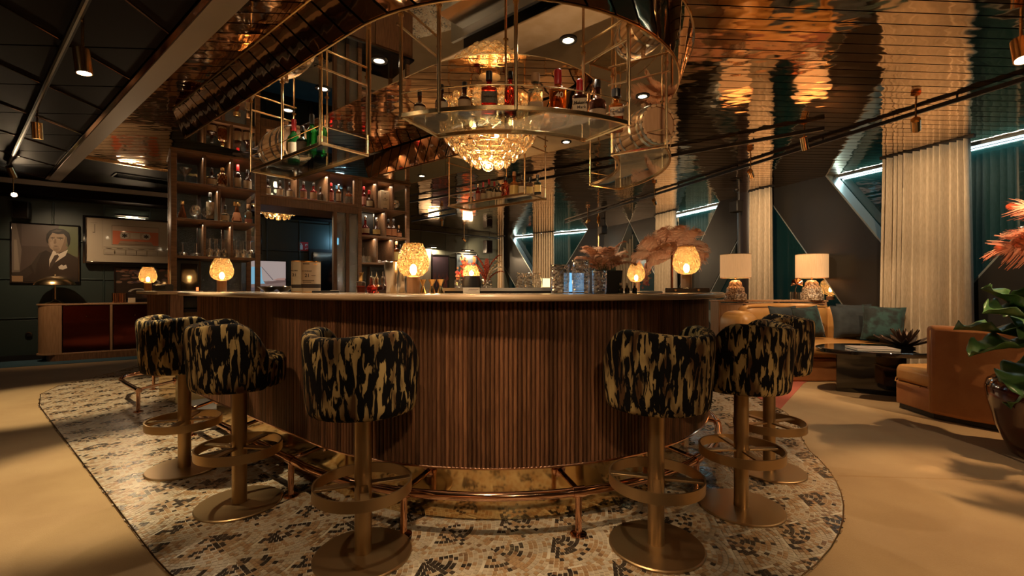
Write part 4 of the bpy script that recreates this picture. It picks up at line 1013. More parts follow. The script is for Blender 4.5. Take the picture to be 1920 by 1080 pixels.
# ================================================================== along the panelled wall
SBW = (-7.487,7.146); ang = atan2(.77,1.04)
side = thing('sideboard', 'light oak sideboard with a rounded end and dark red glass doors', 'sideboard', (SBW[0],SBW[1],0), ang)
def rnd_plan(x0, x1, d, r): return [(x0+r-r*cos(pi/2*i/8)*1, r-r*sin(pi/2*i/8)) for i in range(9)] + [(x1,0),(x1,d),(x0+r,d)] + [(x0+r-r*sin(pi/2*i/8), d-r+r*cos(pi/2*i/8)) for i in range(1,9)]
MB().prism(rnd_plan(-.02,2.1,.44,.20), .90, .925).build('top', m['oak'], side, bevel=.004)
MB().prism(rnd_plan(-.02,2.1,.44,.20), .105, .13).build('bottom_board', m['oak'], side, bevel=.004)
MB().prism(rnd_plan(.10,2.0,.40,.16), .005, .104).build('plinth', m['walnut'], side)
b = MB(); b.prism(rnd_plan(0,.30,.42,.19)[:9]+[(.30,.0),(.30,.42)]+rnd_plan(0,.30,.42,.19)[11:], .131, .899); b.build('rounded_end', m['oak'], side)
for x0 in (.90,1.52): bx('stile', (x0,.20,.515), (.035,.40,.766), m['oak'], side)
for x0, x1 in ((.305,.88),(.92,1.50),(1.54,2.08)):
    dr = bx('door', ((x0+x1)/2,.03,.515), (x1-x0-.006,.02,.755), m['redglass'], side, 0, .003)
    MB().lathe([(0,0),(.008,0),(.008,.012),(0,.014)], 12).build('knob', m['brass'], dr, (0,-.010,.20), (pi/2,0,0))
bx('back_panel', (1.1,.425,.515), (2.0,.02,.766), m['oak'], side)
def on_side(x, y, z=.9255): v = Matrix.Rotation(ang,4,'Z') @ Vector((x,y,0)); return (SBW[0]+v.x, SBW[1]+v.y, z)
p = on_side(.20,.17)
dl = thing('table_lamp', 'brass dome lamp with a slim stem on the oak sideboard', 'lamp', p, 0)
MB().lathe([(0,.008),(.12,.0),(.125,.006),(.10,.022),(.05,.04),(.018,.06),(.012,.075),(0,.075)], 36).build('lamp_base', m['brass'], dl)
MB().tube([(0,0,.06),(0,0,.40)], .011, 12).build('stem', m['brass'], dl)
MB().lathe([(.250,.305),(.240,.335),(.20,.385),(.13,.425),(.05,.445),(0,.447),(0,.441),(.05,.438),(.126,.418),(.195,.379),(.234,.331),(.245,.305)], 40).build('dome_shade', m['brassrod'], dl)
MB().lathe([(0,.444),(.012,.446),(.016,.458),(.010,.470),(0,.474)], 14).build('finial', m['brass'], dl)
MB().lathe([(0,.35),(.02,.36),(.025,.38),(.015,.40),(0,.405)], 14, Matrix.Translation((.045,0,0))).build('bulb', m['bulb'], dl)
lamp('POINT', (p[0],p[1],p[2]+.34), 2.5, AMB, size=.03)
for i, (px, lab) in enumerate(((218,'copper tumbler on the sideboard, nearer the dome lamp'),(230,'copper tumbler on the sideboard, nearer the small card'))):
    q = on_line(px, on_side(0,.16)[:2], on_side(1,.16)[:2]); t = thing('copper_tumbler', lab, 'tumbler', (q[0],q[1],.9255), 0, 'copper tumblers on the sideboard')
    MB().lathe([(0,.002),(.05,.0),(.055,.004),(.058,.165),(.055,.165),(.051,.008),(0,.008)], 28).build('cup', m['railcopper'], t)
    MB().tube([(.058*cos(2*pi*k/24),.058*sin(2*pi*k/24),.165) for k in range(24)], .003, 6, True).build('rim', m['brass'], t)
q = on_line(247, on_side(0,.12)[:2], on_side(1,.12)[:2])
cdn = thing('place_card', 'small cream folded card on the sideboard by the copper tumblers', 'card', (q[0],q[1],.9255), ang)
MB().add([(-.05,-.03,0),(.05,-.03,0),(.05,.0,.085),(-.05,.0,.085),(-.05,.03,0),(.05,.03,0)], [(0,1,2,3),(3,2,5,4)]).build('card_body', m['paper'], cdn)

def framed(name, label, cat, loc, rz, w, h, pr, fw=.03, fm='blackgloss', lean=0, group=None, depth=.035):
    t = thing(name, label, cat, loc, (lean,0,rz), group)
    bx('backing', (0,depth/2-.004,h/2), (w-.004,depth-.01,h-.004), m['black'], t, 0, 0)
    fr = MB()
    for c, s in (((-w/2+fw/2,0,h/2),(fw,depth,h)),((w/2-fw/2,0,h/2),(fw,depth,h)),((0,0,fw/2),(w-2*fw-.001,depth,fw)),((0,0,h-fw/2),(w-2*fw-.001,depth,fw))): fr.box(c, s)
    fr.build('frame', m[fm], t, bevel=.004); pr.w, pr.h = w-2*fw, h-2*fw
    pr.build('print', t, (0,-.004,fw)); return t
K = (.012,.010,.009)
# portrait: generic dark haired person in a dark suit, seated, flat print
sk, sk2, sk3 = (.34,.24,.17), (.21,.14,.095), (.12,.078,.052); P = Print(1, 1, (.068,.048,.042))
P.poly([(0,0),(.10,0),(.14,.55),(.06,1),(0,1)], (.15,.115,.095)).poly([(.03,.2),(.11,.2),(.07,.72),(.03,.72)], (.24,.19,.15)).rect(.14,.62,1,1,(.095,.068,.06)).poly([(.62,.55),(1,.45),(1,1),(.7,1)], (.12,.135,.07))
P.poly([(.0,.16),(.12,.17),(.28,.30),(.40,.50),(.50,.555),(.60,.50),(.76,.555),(.88,.50),(1,.42),(1,0),(0,0)], (.020,.016,.015))
P.poly([(0,.16),(.12,.17),(.24,.26),(.30,.16),(.20,.06),(0,.05)], (.032,.025,.022)).poly([(.28,.30),(.40,.50),(.44,.52),(.36,.30),(.34,.12)], (.034,.027,.024))
P.poly([(.55,.40),(.61,.56),(.70,.50),(.84,.58),(.80,.47),(.62,.33),(.55,.22)], (.62,.53,.44)).poly([(.63,.47),(.68,.49),(.70,.45),(.60,.28),(.54,.20),(.56,.32)], (.045,.033,.03))
P.poly([(.66,.50),(.80,.56),(.84,.62),(.80,.66),(.64,.58)], sk2)
P.poly([(.54,.80),(.53,.68),(.56,.60),(.62,.545),(.68,.54),(.76,.59),(.81,.66),(.83,.78),(.80,.86),(.68,.90),(.58,.87)], sk).poly([(.72,.56),(.76,.59),(.81,.66),(.83,.78),(.80,.84),(.77,.70)], sk2)
P.poly([(.54,.80),(.53,.68),(.56,.60),(.575,.66),(.565,.76),(.58,.85)], (.27,.19,.135)).poly([(.56,.70),(.61,.72),(.63,.66),(.60,.60),(.57,.63)], (.38,.275,.20)).poly([(.575,.79),(.64,.80),(.635,.77),(.58,.765)], sk2).poly([(.66,.80),(.77,.80),(.77,.765),(.665,.77)], sk2).poly([(.60,.615),(.70,.615),(.72,.58),(.68,.548),(.625,.55)], (.27,.19,.135)).oval(.845,.70,.018,.04,sk2)
P.poly([(.50,.74),(.51,.84),(.56,.91),(.66,.95),(.78,.94),(.86,.88),(.88,.78),(.87,.68),(.84,.62),(.83,.72),(.82,.80),(.77,.86),(.68,.85),(.60,.87),(.56,.81),(.535,.74),(.54,.67),(.515,.69)], (.020,.014,.011)).poly([(.58,.89),(.66,.93),(.76,.92),(.70,.89)], (.075,.052,.04))
P.poly([(.555,.775),(.60,.785),(.63,.775),(.60,.772)], K).poly([(.67,.775),(.72,.79),(.77,.775),(.72,.773)], K).oval(.595,.755,.017,.008,(.55,.46,.38),10).oval(.72,.757,.018,.008,(.5,.42,.34),10).oval(.596,.755,.008,.008,K,8).oval(.72,.757,.008,.008,K,8)
P.poly([(.635,.76),(.655,.76),(.66,.69),(.635,.675),(.615,.685)], sk2).poly([(.605,.632),(.65,.643),(.70,.632),(.65,.625)], sk3).poly([(.60,.57),(.65,.555),(.70,.565),(.66,.585)], sk2)
P.poly([(.69,.27),(.74,.31),(.77,.29),(.81,.31),(.83,.25),(.76,.22),(.70,.23)], (.60,.52,.44)).rect(0,0,.16,.10,(.30,.18,.10))
framed('framed_portrait', 'square sepia portrait of a dark haired person in a dark suit, on the panelled wall', 'picture', wl(.05,.045,1.26), WA, .82, .985, P, .022)
# cassette deck print in a deep gloss black frame
cr, ln = (.50,.41,.31), (.16,.12,.09); P = Print(1, 1, cr)
P.rect(.19,.36,.975,.97,(.53,.44,.335)).rect(.188,.30,.190,.97,ln).rect(.05,.89,.13,.895,ln)
P.poly([(.095,.86),(.102,.86),(.102,.66),(.075,.66),(.075,.68),(.095,.68)], ln)
P.rect(.29,.40,.86,.86,(.20,.14,.10)).rect(.295,.41,.855,.85,(.58,.47,.36)).rect(.30,.415,.85,.735,(.72,.20,.10)).rect(.30,.735,.85,.845,(.60,.44,.33)).rect(.39,.55,.74,.71,(.50,.36,.25))
for x in (.44,.70):
    P.oval(x,.63,.055,.075,(.62,.52,.42)).oval(x,.63,.035,.05,(.03,.025,.02))
    for q in range(6): P.oval(x+.03*cos(q*pi/3),.63+.043*sin(q*pi/3),.008,.012,(.62,.52,.42),8)
P.rect(.51,.57,.62,.70,(.62,.50,.38)).rect(.56,.475,.60,.51,(.5,.10,.05)).poly([(.36,.415),(.39,.50),(.76,.50),(.79,.415)], (.44,.30,.21)).rect(.37,.425,.78,.44,(.25,.17,.12))
P.rect(.20,.345,.97,.349,ln)
for i in range(6):
    x = .20+.128*i; P.rect(x,.17,x+.122,.29,ln).rect(x+.003,.175,x+.119,.286,(.47,.39,.30)).rect(x+.012,.18,x+.11,.225,(.40,.33,.26)).rect(x+.02,.315,x+.09,.325,ln)
framed('cassette_print', 'wide print of an orange cassette in a cream tape deck, gloss black frame', 'picture', wl(1.12,.135,1.60), WA, 1.22, .82, P, .035, depth=.075)
P = Print(1, 1, (.022,.014,.012)); rr = random.Random(4)
for i in range(70):
    x, y = rr.uniform(.02,.98), rr.uniform(.05,.98); c = rr.choice([(.16,.06,.035),(.10,.05,.035),(.22,.13,.09),(.08,.05,.06),(.05,.03,.025)])
    P.oval(x, y, rr.uniform(.02,.07), rr.uniform(.015,.05), tuple(k*(1.2 if y > .5 else .6) for k in c), 9)
for a0, a1, cx_, cy_, r_ in ((.2,3.0,.36,.22,.17),(-1.6,1.8,.60,.55,.12)):
    A_ = [(cx_+r_*cos(a0+(a1-a0)*i/14), cy_+r_*.8*sin(a0+(a1-a0)*i/14)) for i in range(15)]; B_ = [(cx_+(r_-.045)*cos(a0+(a1-a0)*i/14), cy_+(r_-.045)*.8*sin(a0+(a1-a0)*i/14)) for i in range(15)]; P.poly(A_+B_[::-1], (.50,.43,.36))
framed('flower_print', 'dark print of reddish flowers with a pale ribbon, standing behind the sideboard', 'picture', wl(1.36,.05,.955), WA, .92, .60, P, .028)
def picture_light(loc, rz, w_, label, e=6):
    t = thing('picture_light', label, 'picture light', loc, rz, 'picture lights')
    MB().tube([(-w_/2,-.12,0),(w_/2,-.12,0)], .020, 12).build('tube_shade', m['black'], t)
    MB().tube([(0,-.0,-.03),(0,-.06,.03),(0,-.12,.0)], .008, 8).build('bracket', m['black'], t)
    bx('lens', (0,-.12,-.0195), (w_*.35,.016,.004), m['lens'], t, 0, 0)
    al = bpy.data.lights.new('picture_glow','AREA'); al.shape = 'RECTANGLE'; al.size = w_*.8; al.size_y = .03; al.energy = e; al.color = WARM
    o = bpy.data.objects.new('picture_glow', al); COL.objects.link(o); o.parent = t; o.location = (0,-.12,-.03); o.rotation_euler = (radians(-22),0,0)
picture_light(wl(1.15,.0,2.47), WA, .46, 'black picture light over the cassette print', 14)
sp_ = thing('wall_speaker', 'black wall speaker above the sepia portrait', 'speaker', wl(-.21,.16,2.43), WA)
bx('speaker_body', (0,0,0), (.19,.17,.27), m['black'], sp_, 0, .015); bx('speaker_grille', (0,-.088,0), (.16,.006,.24), m['darkpanel'], sp_, 0, .002); bx('bracket', (0,.115,0), (.05,.07,.05), m['black'], sp_)
so = thing('wall_socket', 'round black socket low on the panelled wall by the sideboard', 'socket', wl(-.15,.045,.42), WA)
MB().lathe([(0,0),(.045,0),(.042,.012),(.026,.013),(.022,.004),(0,.004)], 24, Matrix.Rotation(pi/2,4,'X')).build('socket_plate', m['blackgloss'], so)
for sx in (-.01,.01): MB().lathe([(0,.004),(.003,.004),(.003,.0055),(0,.0055)], 8, Matrix.Translation((sx,0,0)) @ Matrix.Rotation(pi/2,4,'X')).build('socket_hole', m['ink'], so)
# ---- seen through the open middle of the shelf unit
q = wl(4.02,.02,1.985); fs = thing('fire_sign', 'red fire extinguisher sign on the dark wall, seen through the shelf unit', 'sign', q, WA)
bx('plate', (0,0,.10), (.205,.006,.205), m['white'], fs, 0, 0); bx('red_field', (0,-.004,.10), (.19,.004,.19), m['signred'], fs, 0, 0)
bx('extinguisher_mark', (-.045,-.0065,.08), (.055,.002,.10), m['white'], fs, 0, 0); bx('extinguisher_mark', (-.045,-.0065,.145), (.025,.002,.025), m['white'], fs, 0, 0); bx('extinguisher_mark', (-.07,-.0065,.165), (.05,.002,.012), m['white'], fs, 0, 0)
for i, z_ in enumerate((.045,.135,.125)): MB().tube([(.055+.022*cos(k*pi/6), -.0065, z_+.018*sin(k*pi/6)) for k in range(10)], .005, 4).build('flame_mark', m['white'], fs)
P = Print(1, 1, (.42,.34,.32)); P.poly([(0,.0),(1,.0),(1,.30),(.6,.34),(0,.24)], (.22,.15,.13)).poly([(.18,.22),(.22,.80),(.44,.80),(.46,.40),(.52,.24)], (.22,.50,.68)).poly([(.44,.80),(.455,.80),(.72,.36),(.70,.36)], (.10,.08,.09)).poly([(.52,.28),(1,.42),(1,.30),(.56,.22)], (.16,.10,.09)).poly([(0,.1),(1,.14),(1,.0),(0,.0)], (.12,.10,.11)).poly([(.70,.36),(.80,.42),(.98,.44),(.98,.36)], (.42,.24,.20))  # the blue shape paints in the reflection of a lit blue screen
scn = framed('ship_screen', 'dark framed screen with a painted blue reflection, seen through the shelf unit', 'screen', wl(3.25,.06,1.10), WA, .86, .66, P, .022)
for c_ in scn.children:
    if c_.name.startswith('print'): c_.data.materials[0] = m['screen']
P = Print(1, 1, (.10,.135,.075)); P.poly([(0,0),(1,0),(1,.55),(.5,.62),(0,.40)], (.42,.36,.29)).poly([(.0,.62),(.9,.3),(.95,.34),(0,.72)], (.40,.34,.28)).rect(.3,0,.33,.5,(.2,.15,.11)).rect(.65,0,.68,.55,(.2,.15,.11))
framed('photo_frame', 'narrow framed photo of pale planks on the dark wall, seen through the shelf unit', 'picture', wl(2.95,.03,1.88), WA, .52, .62, P, .022)
spot((-4.68,9.0,2.62), at(549,440,2.0), 'brass spotlight facing the room, seen through the shelf opening', 12, .13, .036, 60)
bl = thing('wall_light', 'small pale blue square light on the dark wall near the mullions', 'light', wl(4.72,.02,2.24), WA); bx('backplate', (0,.0,0), (.16,.02,.22), m['black'], bl); bx('lens', (0,-.014,0), (.08,.01,.16), mat('blue_lens', (.5,.8,1), .5, emit=(.35,.75,1), estr=4), bl)
lamp('POINT', wl(4.72,.3,2.24), 5, (.35,.72,1), size=.1)
# ---- back wall pictures
P = Print(1, 1, (.028,.022,.032)); rr = random.Random(8)
for i in range(26): x = i/26; P.rect(x,.25+.2*rr.random(),x+.018,1,(.045+.02*rr.random(),.035,.055))
for i in range(45): x, y = rr.random(), rr.uniform(0,.42); P.poly([(x,y),(x+.02,y),(x+.05*rr.uniform(-1,1),y+.14)], (.20+.2*rr.random(),.07,.04))
framed('grass_picture', 'dark violet picture of orange grasses on the back wall', 'picture', wb(.62,.05,1.05), WA, .60, 1.15, P, .03)
P = Print(1, 1, (.075,.105,.135)); 
for i in range(120):
    q = rr.random(); cx_ = .28+.35*q+rr.gauss(0,.13); cy_ = .86-.62*q+rr.gauss(0,.08); P.oval(min(.97,max(.03,cx_)), min(.97,max(.03,cy_)), rr.uniform(.03,.075), rr.uniform(.02,.05), rr.choice([(.60,.08,.03),(.70,.13,.05),(.66,.24,.08),(.72,.38,.16),(.45,.04,.025)]), 9)
for i in range(14): P.oval(.86+rr.gauss(0,.05), .84+rr.gauss(0,.05), .05, .035, rr.choice([(.60,.08,.03),(.66,.2,.08)]), 9)
framed('orange_flower_picture', 'tall picture of orange blossoms on grey blue, on the back wall', 'picture', wb(1.55,.05,1.02), WA, .78, 1.26, P, .03)
P = Print(1, 1, (.36,.33,.28)); P.rect(.1,.1,.9,.9,(.40,.37,.32)).poly([(.1,.1),(.9,.1),(.9,.5),(.5,.6)], (.30,.27,.23))
framed('pale_picture', 'pale grey picture on the back wall beside the dark violet one', 'picture', wb(.10,.05,1.0), WA, .44, 1.38, P, .02)
picture_light(wb(.36,.0,2.42), WA, .44, 'black picture light over the pale picture on the back wall', 26)
picture_light(wb(1.55,.0,2.38), WA, .44, 'black picture light over the orange blossom picture', 26)
s2 = thing('corner_speaker', 'black speaker high in the far corner by the last curtain', 'speaker', wb(2.15,.36,2.5), WA); bx('speaker_body', (0,0,0), (.24,.22,.42), m['black'], s2, 0, .02); bx('bracket', (0,.15,0), (.06,.10,.06), m['black'], s2); bx('speaker_grille', (0,-.113,0), (.2,.006,.36), m['darkpanel'], s2, 0, .002)
s3 = thing('hanging_speaker', 'black speaker hung from the copper ceiling near the dark column', 'speaker', (3.94,8.0,2.73)); bx('speaker_body', (0,0,-.12), (.16,.18,.20), m['black'], s3, .4, .02); MB().tube([(.05,0,-.06),(.05,0,.168)], .018, 8).build('arm', m['black'], s3); MB().lathe([(.05,.155),(.05,.169)], 16).build('ceiling_plate', m['black'], s3)

dup(s3, (2.24,11.25,2.73), 0, 'black speaker hung from the copper ceiling beside the slim brass pole')
po = thing('brass_pole', 'slim brass pole from floor to ceiling behind the black planter', 'pole', (2.18,11.47,0)); MB().tube([(0,0,.01),(0,0,2.899)], .018, 10).build('shaft', m['brass'], po); MB().lathe([(.07,.0),(.07,.012),(.02,.02)], 20).build('floor_plate', m['brass'], po); MB().lathe([(.02,2.80),(.05,2.84),(.035,2.88),(.02,2.899)], 16).build('finial', m['gold'], po)
# ================================================================== lounge by the windows
def soft(name, c, d, mt, parent, rz=0, r=.05, puff=.0, seg=10):
    """upholstered block: rounded edges, gently swollen faces"""
    w_, dp, h = d; b = MB()
    for ax, s in ((0,-1),(0,1),(1,-1),(1,1),(2,-1),(2,1)):
        def fn(u, v):
            p = [0,0,0]; o = [i for i in range(3) if i != ax]; p[ax] = s; p[o[0]] = 2*u-1; p[o[1]] = 2*v-1
            hd = Vector((w_/2,dp/2,h/2)); q = Vector((p[0]*hd.x,p[1]*hd.y,p[2]*hd.z))
            inner = Vector((max(-hd.x+r,min(hd.x-r,q.x)),max(-hd.y+r,min(hd.y-r,q.y)),max(-hd.z+r,min(hd.z-r,q.z)))); dv = q-inner
            if dv.length > 1e-6: q = inner+dv.normalized()*r
            k = (1-p[o[0]]**2)*(1-p[o[1]]**2)*puff; q[ax] += s*k; return q
        g_ = [fn(.5-.5*cos(pi*i/seg), .5-.5*cos(pi*j/seg)) for i in range(seg+1) for j in range(seg+1)]
        fs_ = [(i*(seg+1)+j,(i+1)*(seg+1)+j,(i+1)*(seg+1)+j+1,i*(seg+1)+j+1) for i in range(seg) for j in range(seg)]
        flip = (s < 0) != (ax == 1); b.add(g_, [f[::-1] for f in fs_] if flip else fs_)
    return b.build(name, mt, parent, c, rz, ang=80)
SOX = thing('sofa', 'long tan leather sofa with a low back, behind the black coffee table', 'sofa', (3.93,6.17,0))
bx('base', (.05,-.02,.15), (1.62,.86,.29), m['leatherdark'], SOX, 0, .02)
soft('seat_cushion', (.05,-.06,.39), (1.62,.84,.17), m['leather'], SOX, 0, .05, .03)
soft('back_cushion', (-.02,.42,.64), (1.20,.28,.58), m['leather'], SOX, 0, .09, .03)
soft('back_cushion', (.78,.36,.63), (.42,.26,.54), m['leather'], SOX, -.25, .09, .02)
soft('arm_roll', (-.72,.28,.58), (.30,.52,.50), m['leather'], SOX, .2, .11, .03)
MB().tube([(-.58,.29,.915),(-.2,.285,.925),(.2,.285,.925),(.55,.30,.92)], .009, 6).build('piping', m['leather'], SOX)
for i in range(9): MB().tube([(.10+.035*i,.276-.01,.86-.012*i),(.17+.04*i,.268-.012,.66),(.20+.035*i,.272-.01,.50)], .006, 5).build('pleat', m['leather'], SOX)
def cushion(loc, rot, w_, h, mt, label, th=.15):
    t = thing('cushion', label, 'cushion', loc, rot, 'dark velvet cushions on the tan sofa'); n = 13
    def f(s): 
        def g2(u, v):
            a, b_ = 2*u-1, 2*v-1; pin = 1-.10*(1-a*a)*abs(b_)**3-.0; pin2 = 1-.10*(1-b_*b_)*abs(a)**3
            k = max(0,(1-a**4)*(1-b_**4))**.55; return (a*w_/2*pin2, s*th/2*k, h/2+b_*h/2*pin)
        return g2
    b = MB().grid(f(-1), n, n); b.grid(f(1), n, n); b.f[len(b.f)//2:] = [q_[::-1] for q_ in b.f[len(b.f)//2:]]
    b.build('cover', mt, t, ang=80)
    e_ = [f(1)(u,v) for u, v in [(i/12,0) for i in range(13)]+[(1,i/12) for i in range(1,13)]+[(1-i/12,1) for i in range(1,13)]+[(0,1-i/12) for i in range(1,12)]]
    MB().tube(e_, .006, 6, True).build('piping', mt, t); return t
cushion((4.52,6.02,.515), (radians(-16),0,radians(-14)), .46, .44, m['darkvelvet'], 'ink dark cushion leaning in the sofa, overlapped by the green patterned one')
cushion((4.64,5.70,.515), (radians(-14),radians(4),radians(-30)), .44, .45, m['teal'], 'green and black patterned velvet cushion at the end of the sofa seat by the curtain')
cushion((4.70,6.22,.515), (radians(-16),0,radians(-24)), .40, .46, m['darkvelvet'], 'dark cushion tucked behind the green patterned one')
cushion((3.95,5.98,.515), (radians(-14),radians(-4),radians(14)), .42, .43, m['teal'], 'green velvet cushion half hidden by the back of a bar stool')
cushion((3.70,6.12,.515), (radians(-14),0,radians(6)), .40, .43, m['darkvelvet'], 'dark cushion whose two corners show above the bar stools')
con = thing('console_table', 'long light wood console behind the tan sofa with two lamps on it', 'console', (3.92,6.98,0))
bx('top', (0,0,.985), (1.66,.30,.026), m['oak'], con); bx('rail', (0,-.12,.945), (1.60,.02,.022), m['oak'], con); bx('shelf', (0,0,.42), (1.60,.26,.022), m['oak'], con)
for x_ in (-.80,.80): bx('side_panel', (x_,0,.487), (.03,.28,.97), m['oak'], con)
bx('end_panel', (-.62,-.135,.60), (.34,.02,.66), m['oak'], con); bx('front_panel', (.18,-.128,.55), (1.2,.012,.70), mat('pink_oak', (.46,.17,.10), .5), con)
for x_ in (-.42,.1,.76): MB().lathe([(.012,.956),(.012,.972)], 10).build('peg', m['oak'], con, (x_,-.12,0))
def ceramic_lamp(px, label, Y=6.93):
    p_ = at(px,562,Y); t = thing('ceramic_lamp', label, 'lamp', (p_.x,Y,.998), 0, 'ceramic lamps on the console')
    MB().lathe([(0,.0),(.155,.0),(.16,.015),(.155,.09),(.135,.105),(.130,.12),(.128,.165),(.118,.19),(.098,.20),(.093,.215),(.085,.265),(.055,.295),(.02,.30),(0,.30)], 36).build('ceramic_base', m['speckle'], t, ang=50)
    MB().tube([(0,0,.30),(0,0,.36)], .012, 10).build('neck', m['brass'], t)
    MB().lathe([(.215,.335),(.215,.69),(.211,.69),(.211,.335),(.215,.335)], 44).build('drum_shade', m['shade'], t, ang=50)
    for z_ in (.335,.69): MB().tube([(.215*cos(2*pi*k/40),.215*sin(2*pi*k/40),z_) for k in range(40)], .004, 5, True).build('shade_trim', m['oak'], t)
    MB().lathe([(0,.40),(.03,.42),(.035,.46),(.02,.50),(0,.51)], 14).build('bulb', m['bulb'], t)
    lamp('POINT', (p_.x,Y,.998+.47), 3.2, AMB, size=.05)
ceramic_lamp(1379, 'speckled ceramic lamp with drum shade beside the dark column'); ceramic_lamp(1522, 'speckled ceramic lamp with drum shade in front of the slanted black brace')
gv = thing('glass_vase', 'small clear vase with a dried copper leaf beside the ceramic lamp', 'vase', (at(1492,560,6.9).x,6.9,.998)); MB().lathe([(0,.004),(.06,.0),(.075,.01),(.075,.12),(.072,.12),(.07,.012),(0,.01)], 24).build('vase_body', m['glass'], gv)
MB().tube([(0,0,.01),(.0,.01,.16),(.02,.0,.22)], .004, 6).build('stem', m['walnut'], gv)
def fanleaf(u, v): a = radians(-20+220*u); r = .11*v; return (.02+r*cos(a)*.85, .02*sin(u*20)*v, .24+r*sin(a)*.8)
MB().grid(fanleaf, 15, 4).build('dried_leaf', m['railcopper'], gv)
gl2 = thing('globe_table_lamp', 'round glowing glass lamp near the window behind the ceramic lamp', 'lamp', (at(1562,520,7.0).x,7.06,.998)); MB().lathe([(0,.0),(.055,.0),(.055,.05),(.03,.06),(0,.06)], 24).build('lamp_base', m['walnut'], gl2); MB().lathe([(.03,.06),(.09,.10),(.135,.17),(.14,.22),(.115,.29),(.06,.33),(.05,.335)], 32, cap=False).build('glass_globe', m['globe'], gl2); MB().lathe([(0,.12),(.02,.13),(.022,.16),(.01,.19),(0,.195)], 12).build('bulb', m['bulb'], gl2)
lamp('POINT', (gl2.location.x,7.06,1.17), 1.0, AMB, size=.03)
# coffee table
ct = thing('coffee_table', 'black lacquer oval coffee table with slab legs', 'table', (4.12,5.12,0), radians(-8))
MB().prism([(.62*cos(2*pi*k/56)*(1 if abs(cos(2*pi*k/56))<.99 else 1), .44*sin(2*pi*k/56)) for k in range(56)], .452, .505).build('table_top', m['blackgloss'], ct, bevel=.012)
for x0, y0, rz_, ln_ in ((-.12,-.06,radians(-22),.62),(.22,.16,radians(60),.46)): bx('slab_leg', (x0,y0,.226), (ln_,.07,.451), m['blackgloss'], ct, rz_, .006)
bk = thing('magazine', 'thick pale magazine lying flat on the black coffee table', 'magazine', (3.93,4.97,.506), radians(-14)); bx('pages', (0,0,.012), (.40,.28,.022), m['white'], bk, 0, .003); bx('cover', (0,-.002,.0255), (.402,.282,.004), mat('magazine_cover', (.30,.24,.22), .3, col2=(.55,.44,.38), nscale=9), bk, 0, .001)
lo = thing('lotus_bowl', 'dark lotus shaped metal bowl with pointed petals on the coffee table', 'bowl', (4.40,5.10,.506))
MB().lathe([(0,.002),(.09,.0),(.10,.012),(.06,.03),(0,.03)], 28).build('bowl_base', m['black'], lo)
def petal(u, v): w_ = .034*sin(pi*min(1,.12+v*.88))**.7*(1-.15*v); r = .03+.25*v; return (r, (2*u-1)*w_, .02+.10*v**1.4+.012*(2*u-1)**2)
pm_ = MB().grid(petal, 5, 9).mesh('petal', mat('dark_bronze_petal', (.10,.065,.045), .3, .8))
for k in range(14): o = put('petal', pm_, lo, (0,0,0), 2*pi*k/14); o.modifiers.new('sheet','SOLIDIFY').thickness = .004
for k in range(12):
    o = put('petal', pm_, lo, (0,0,.01), (0,-.45,2*pi*(k+.5)/12)); o.scale = (.72,.8,1); o.modifiers.new('sheet','SOLIDIFY').thickness = .004
# near sofa seen from behind
so2 = thing('sofa_near', 'cognac leather corner sofa seen from behind, beside the big leafy plant', 'sofa', (0,0,0)); so2.name = 'sofa'
seat = [(3.775,4.10),(3.80,4.50),(3.95,4.66),(4.85,4.72),(5.05,4.2),(4.95,3.2),(4.45,3.05),(4.05,3.6)]
MB().prism([(x+(4.4-x)*.03,y+(3.9-y)*.03) for x,y in seat], .01, .05).build('plinth', m['black'], so2, smooth=False)
MB().prism(seat, .05, .265).build('base', m['leatherdark'], so2, bevel=.015)
MB().prism(seat, .27, .41).build('seat_cushion', m['leather'], so2, bevel=.035)
bk_ = [(3.755,4.085),(3.83,3.90),(3.99,3.66),(4.16,3.38),(4.36,3.06),(4.58,3.14),(4.40,3.50),(4.22,3.80),(4.06,4.06),(3.93,4.20),(3.82,4.20)]
MB().prism(bk_, .05, .838).build('back', m['leatherdark'], so2, bevel=.035)
MB().tube([(x,y,.265) for x,y in ((3.765,4.20),(3.79,4.50),(3.94,4.67),(4.85,4.73))], .006, 6).build('piping', m['leather'], so2)
MB().tube([(3.752,4.086,.07),(3.752,4.086,.80)], .004, 5).build('seam', m['leather'], so2)
# tall pot with big leaves
pt_ = thing('planter', 'tall glossy oxblood pot with large ribbed green leaves', 'plant', (3.70,3.12,0))
MB().lathe([(0,.004),(.17,.0),(.20,.02),(.27,.20),(.315,.38),(.325,.47),(.31,.525),(.285,.545),(.265,.535),(.275,.48),(0,.47)], 48).build('pot', m['pot'], pt_, ang=50)
MB().lathe([(0,.505),(.27,.49)], 24).build('soil', m['ink'], pt_)
def leaf_mesh(ln_, w_, droop, seed):
    rnd = random.Random(seed); k1 = rnd.uniform(5,7)
    def fn(u, v):
        a = 2*u-1; x = ln_*v; hw = w_*(sin(pi*min(1,v*.93+.06))**.62)*(1-.25*v); y = a*hw
        return (x, y, .10*abs(a)*w_*3+droop*(-v*v)+.045*sin(k1*v*pi+abs(a)*2)*abs(a)**1.5*w_*3-.010*abs(sin(9*v*pi-abs(a)*3))*abs(a))
    return MB().grid(fn, 17, 25).mesh('leaf', m['leaf'], ang=80)
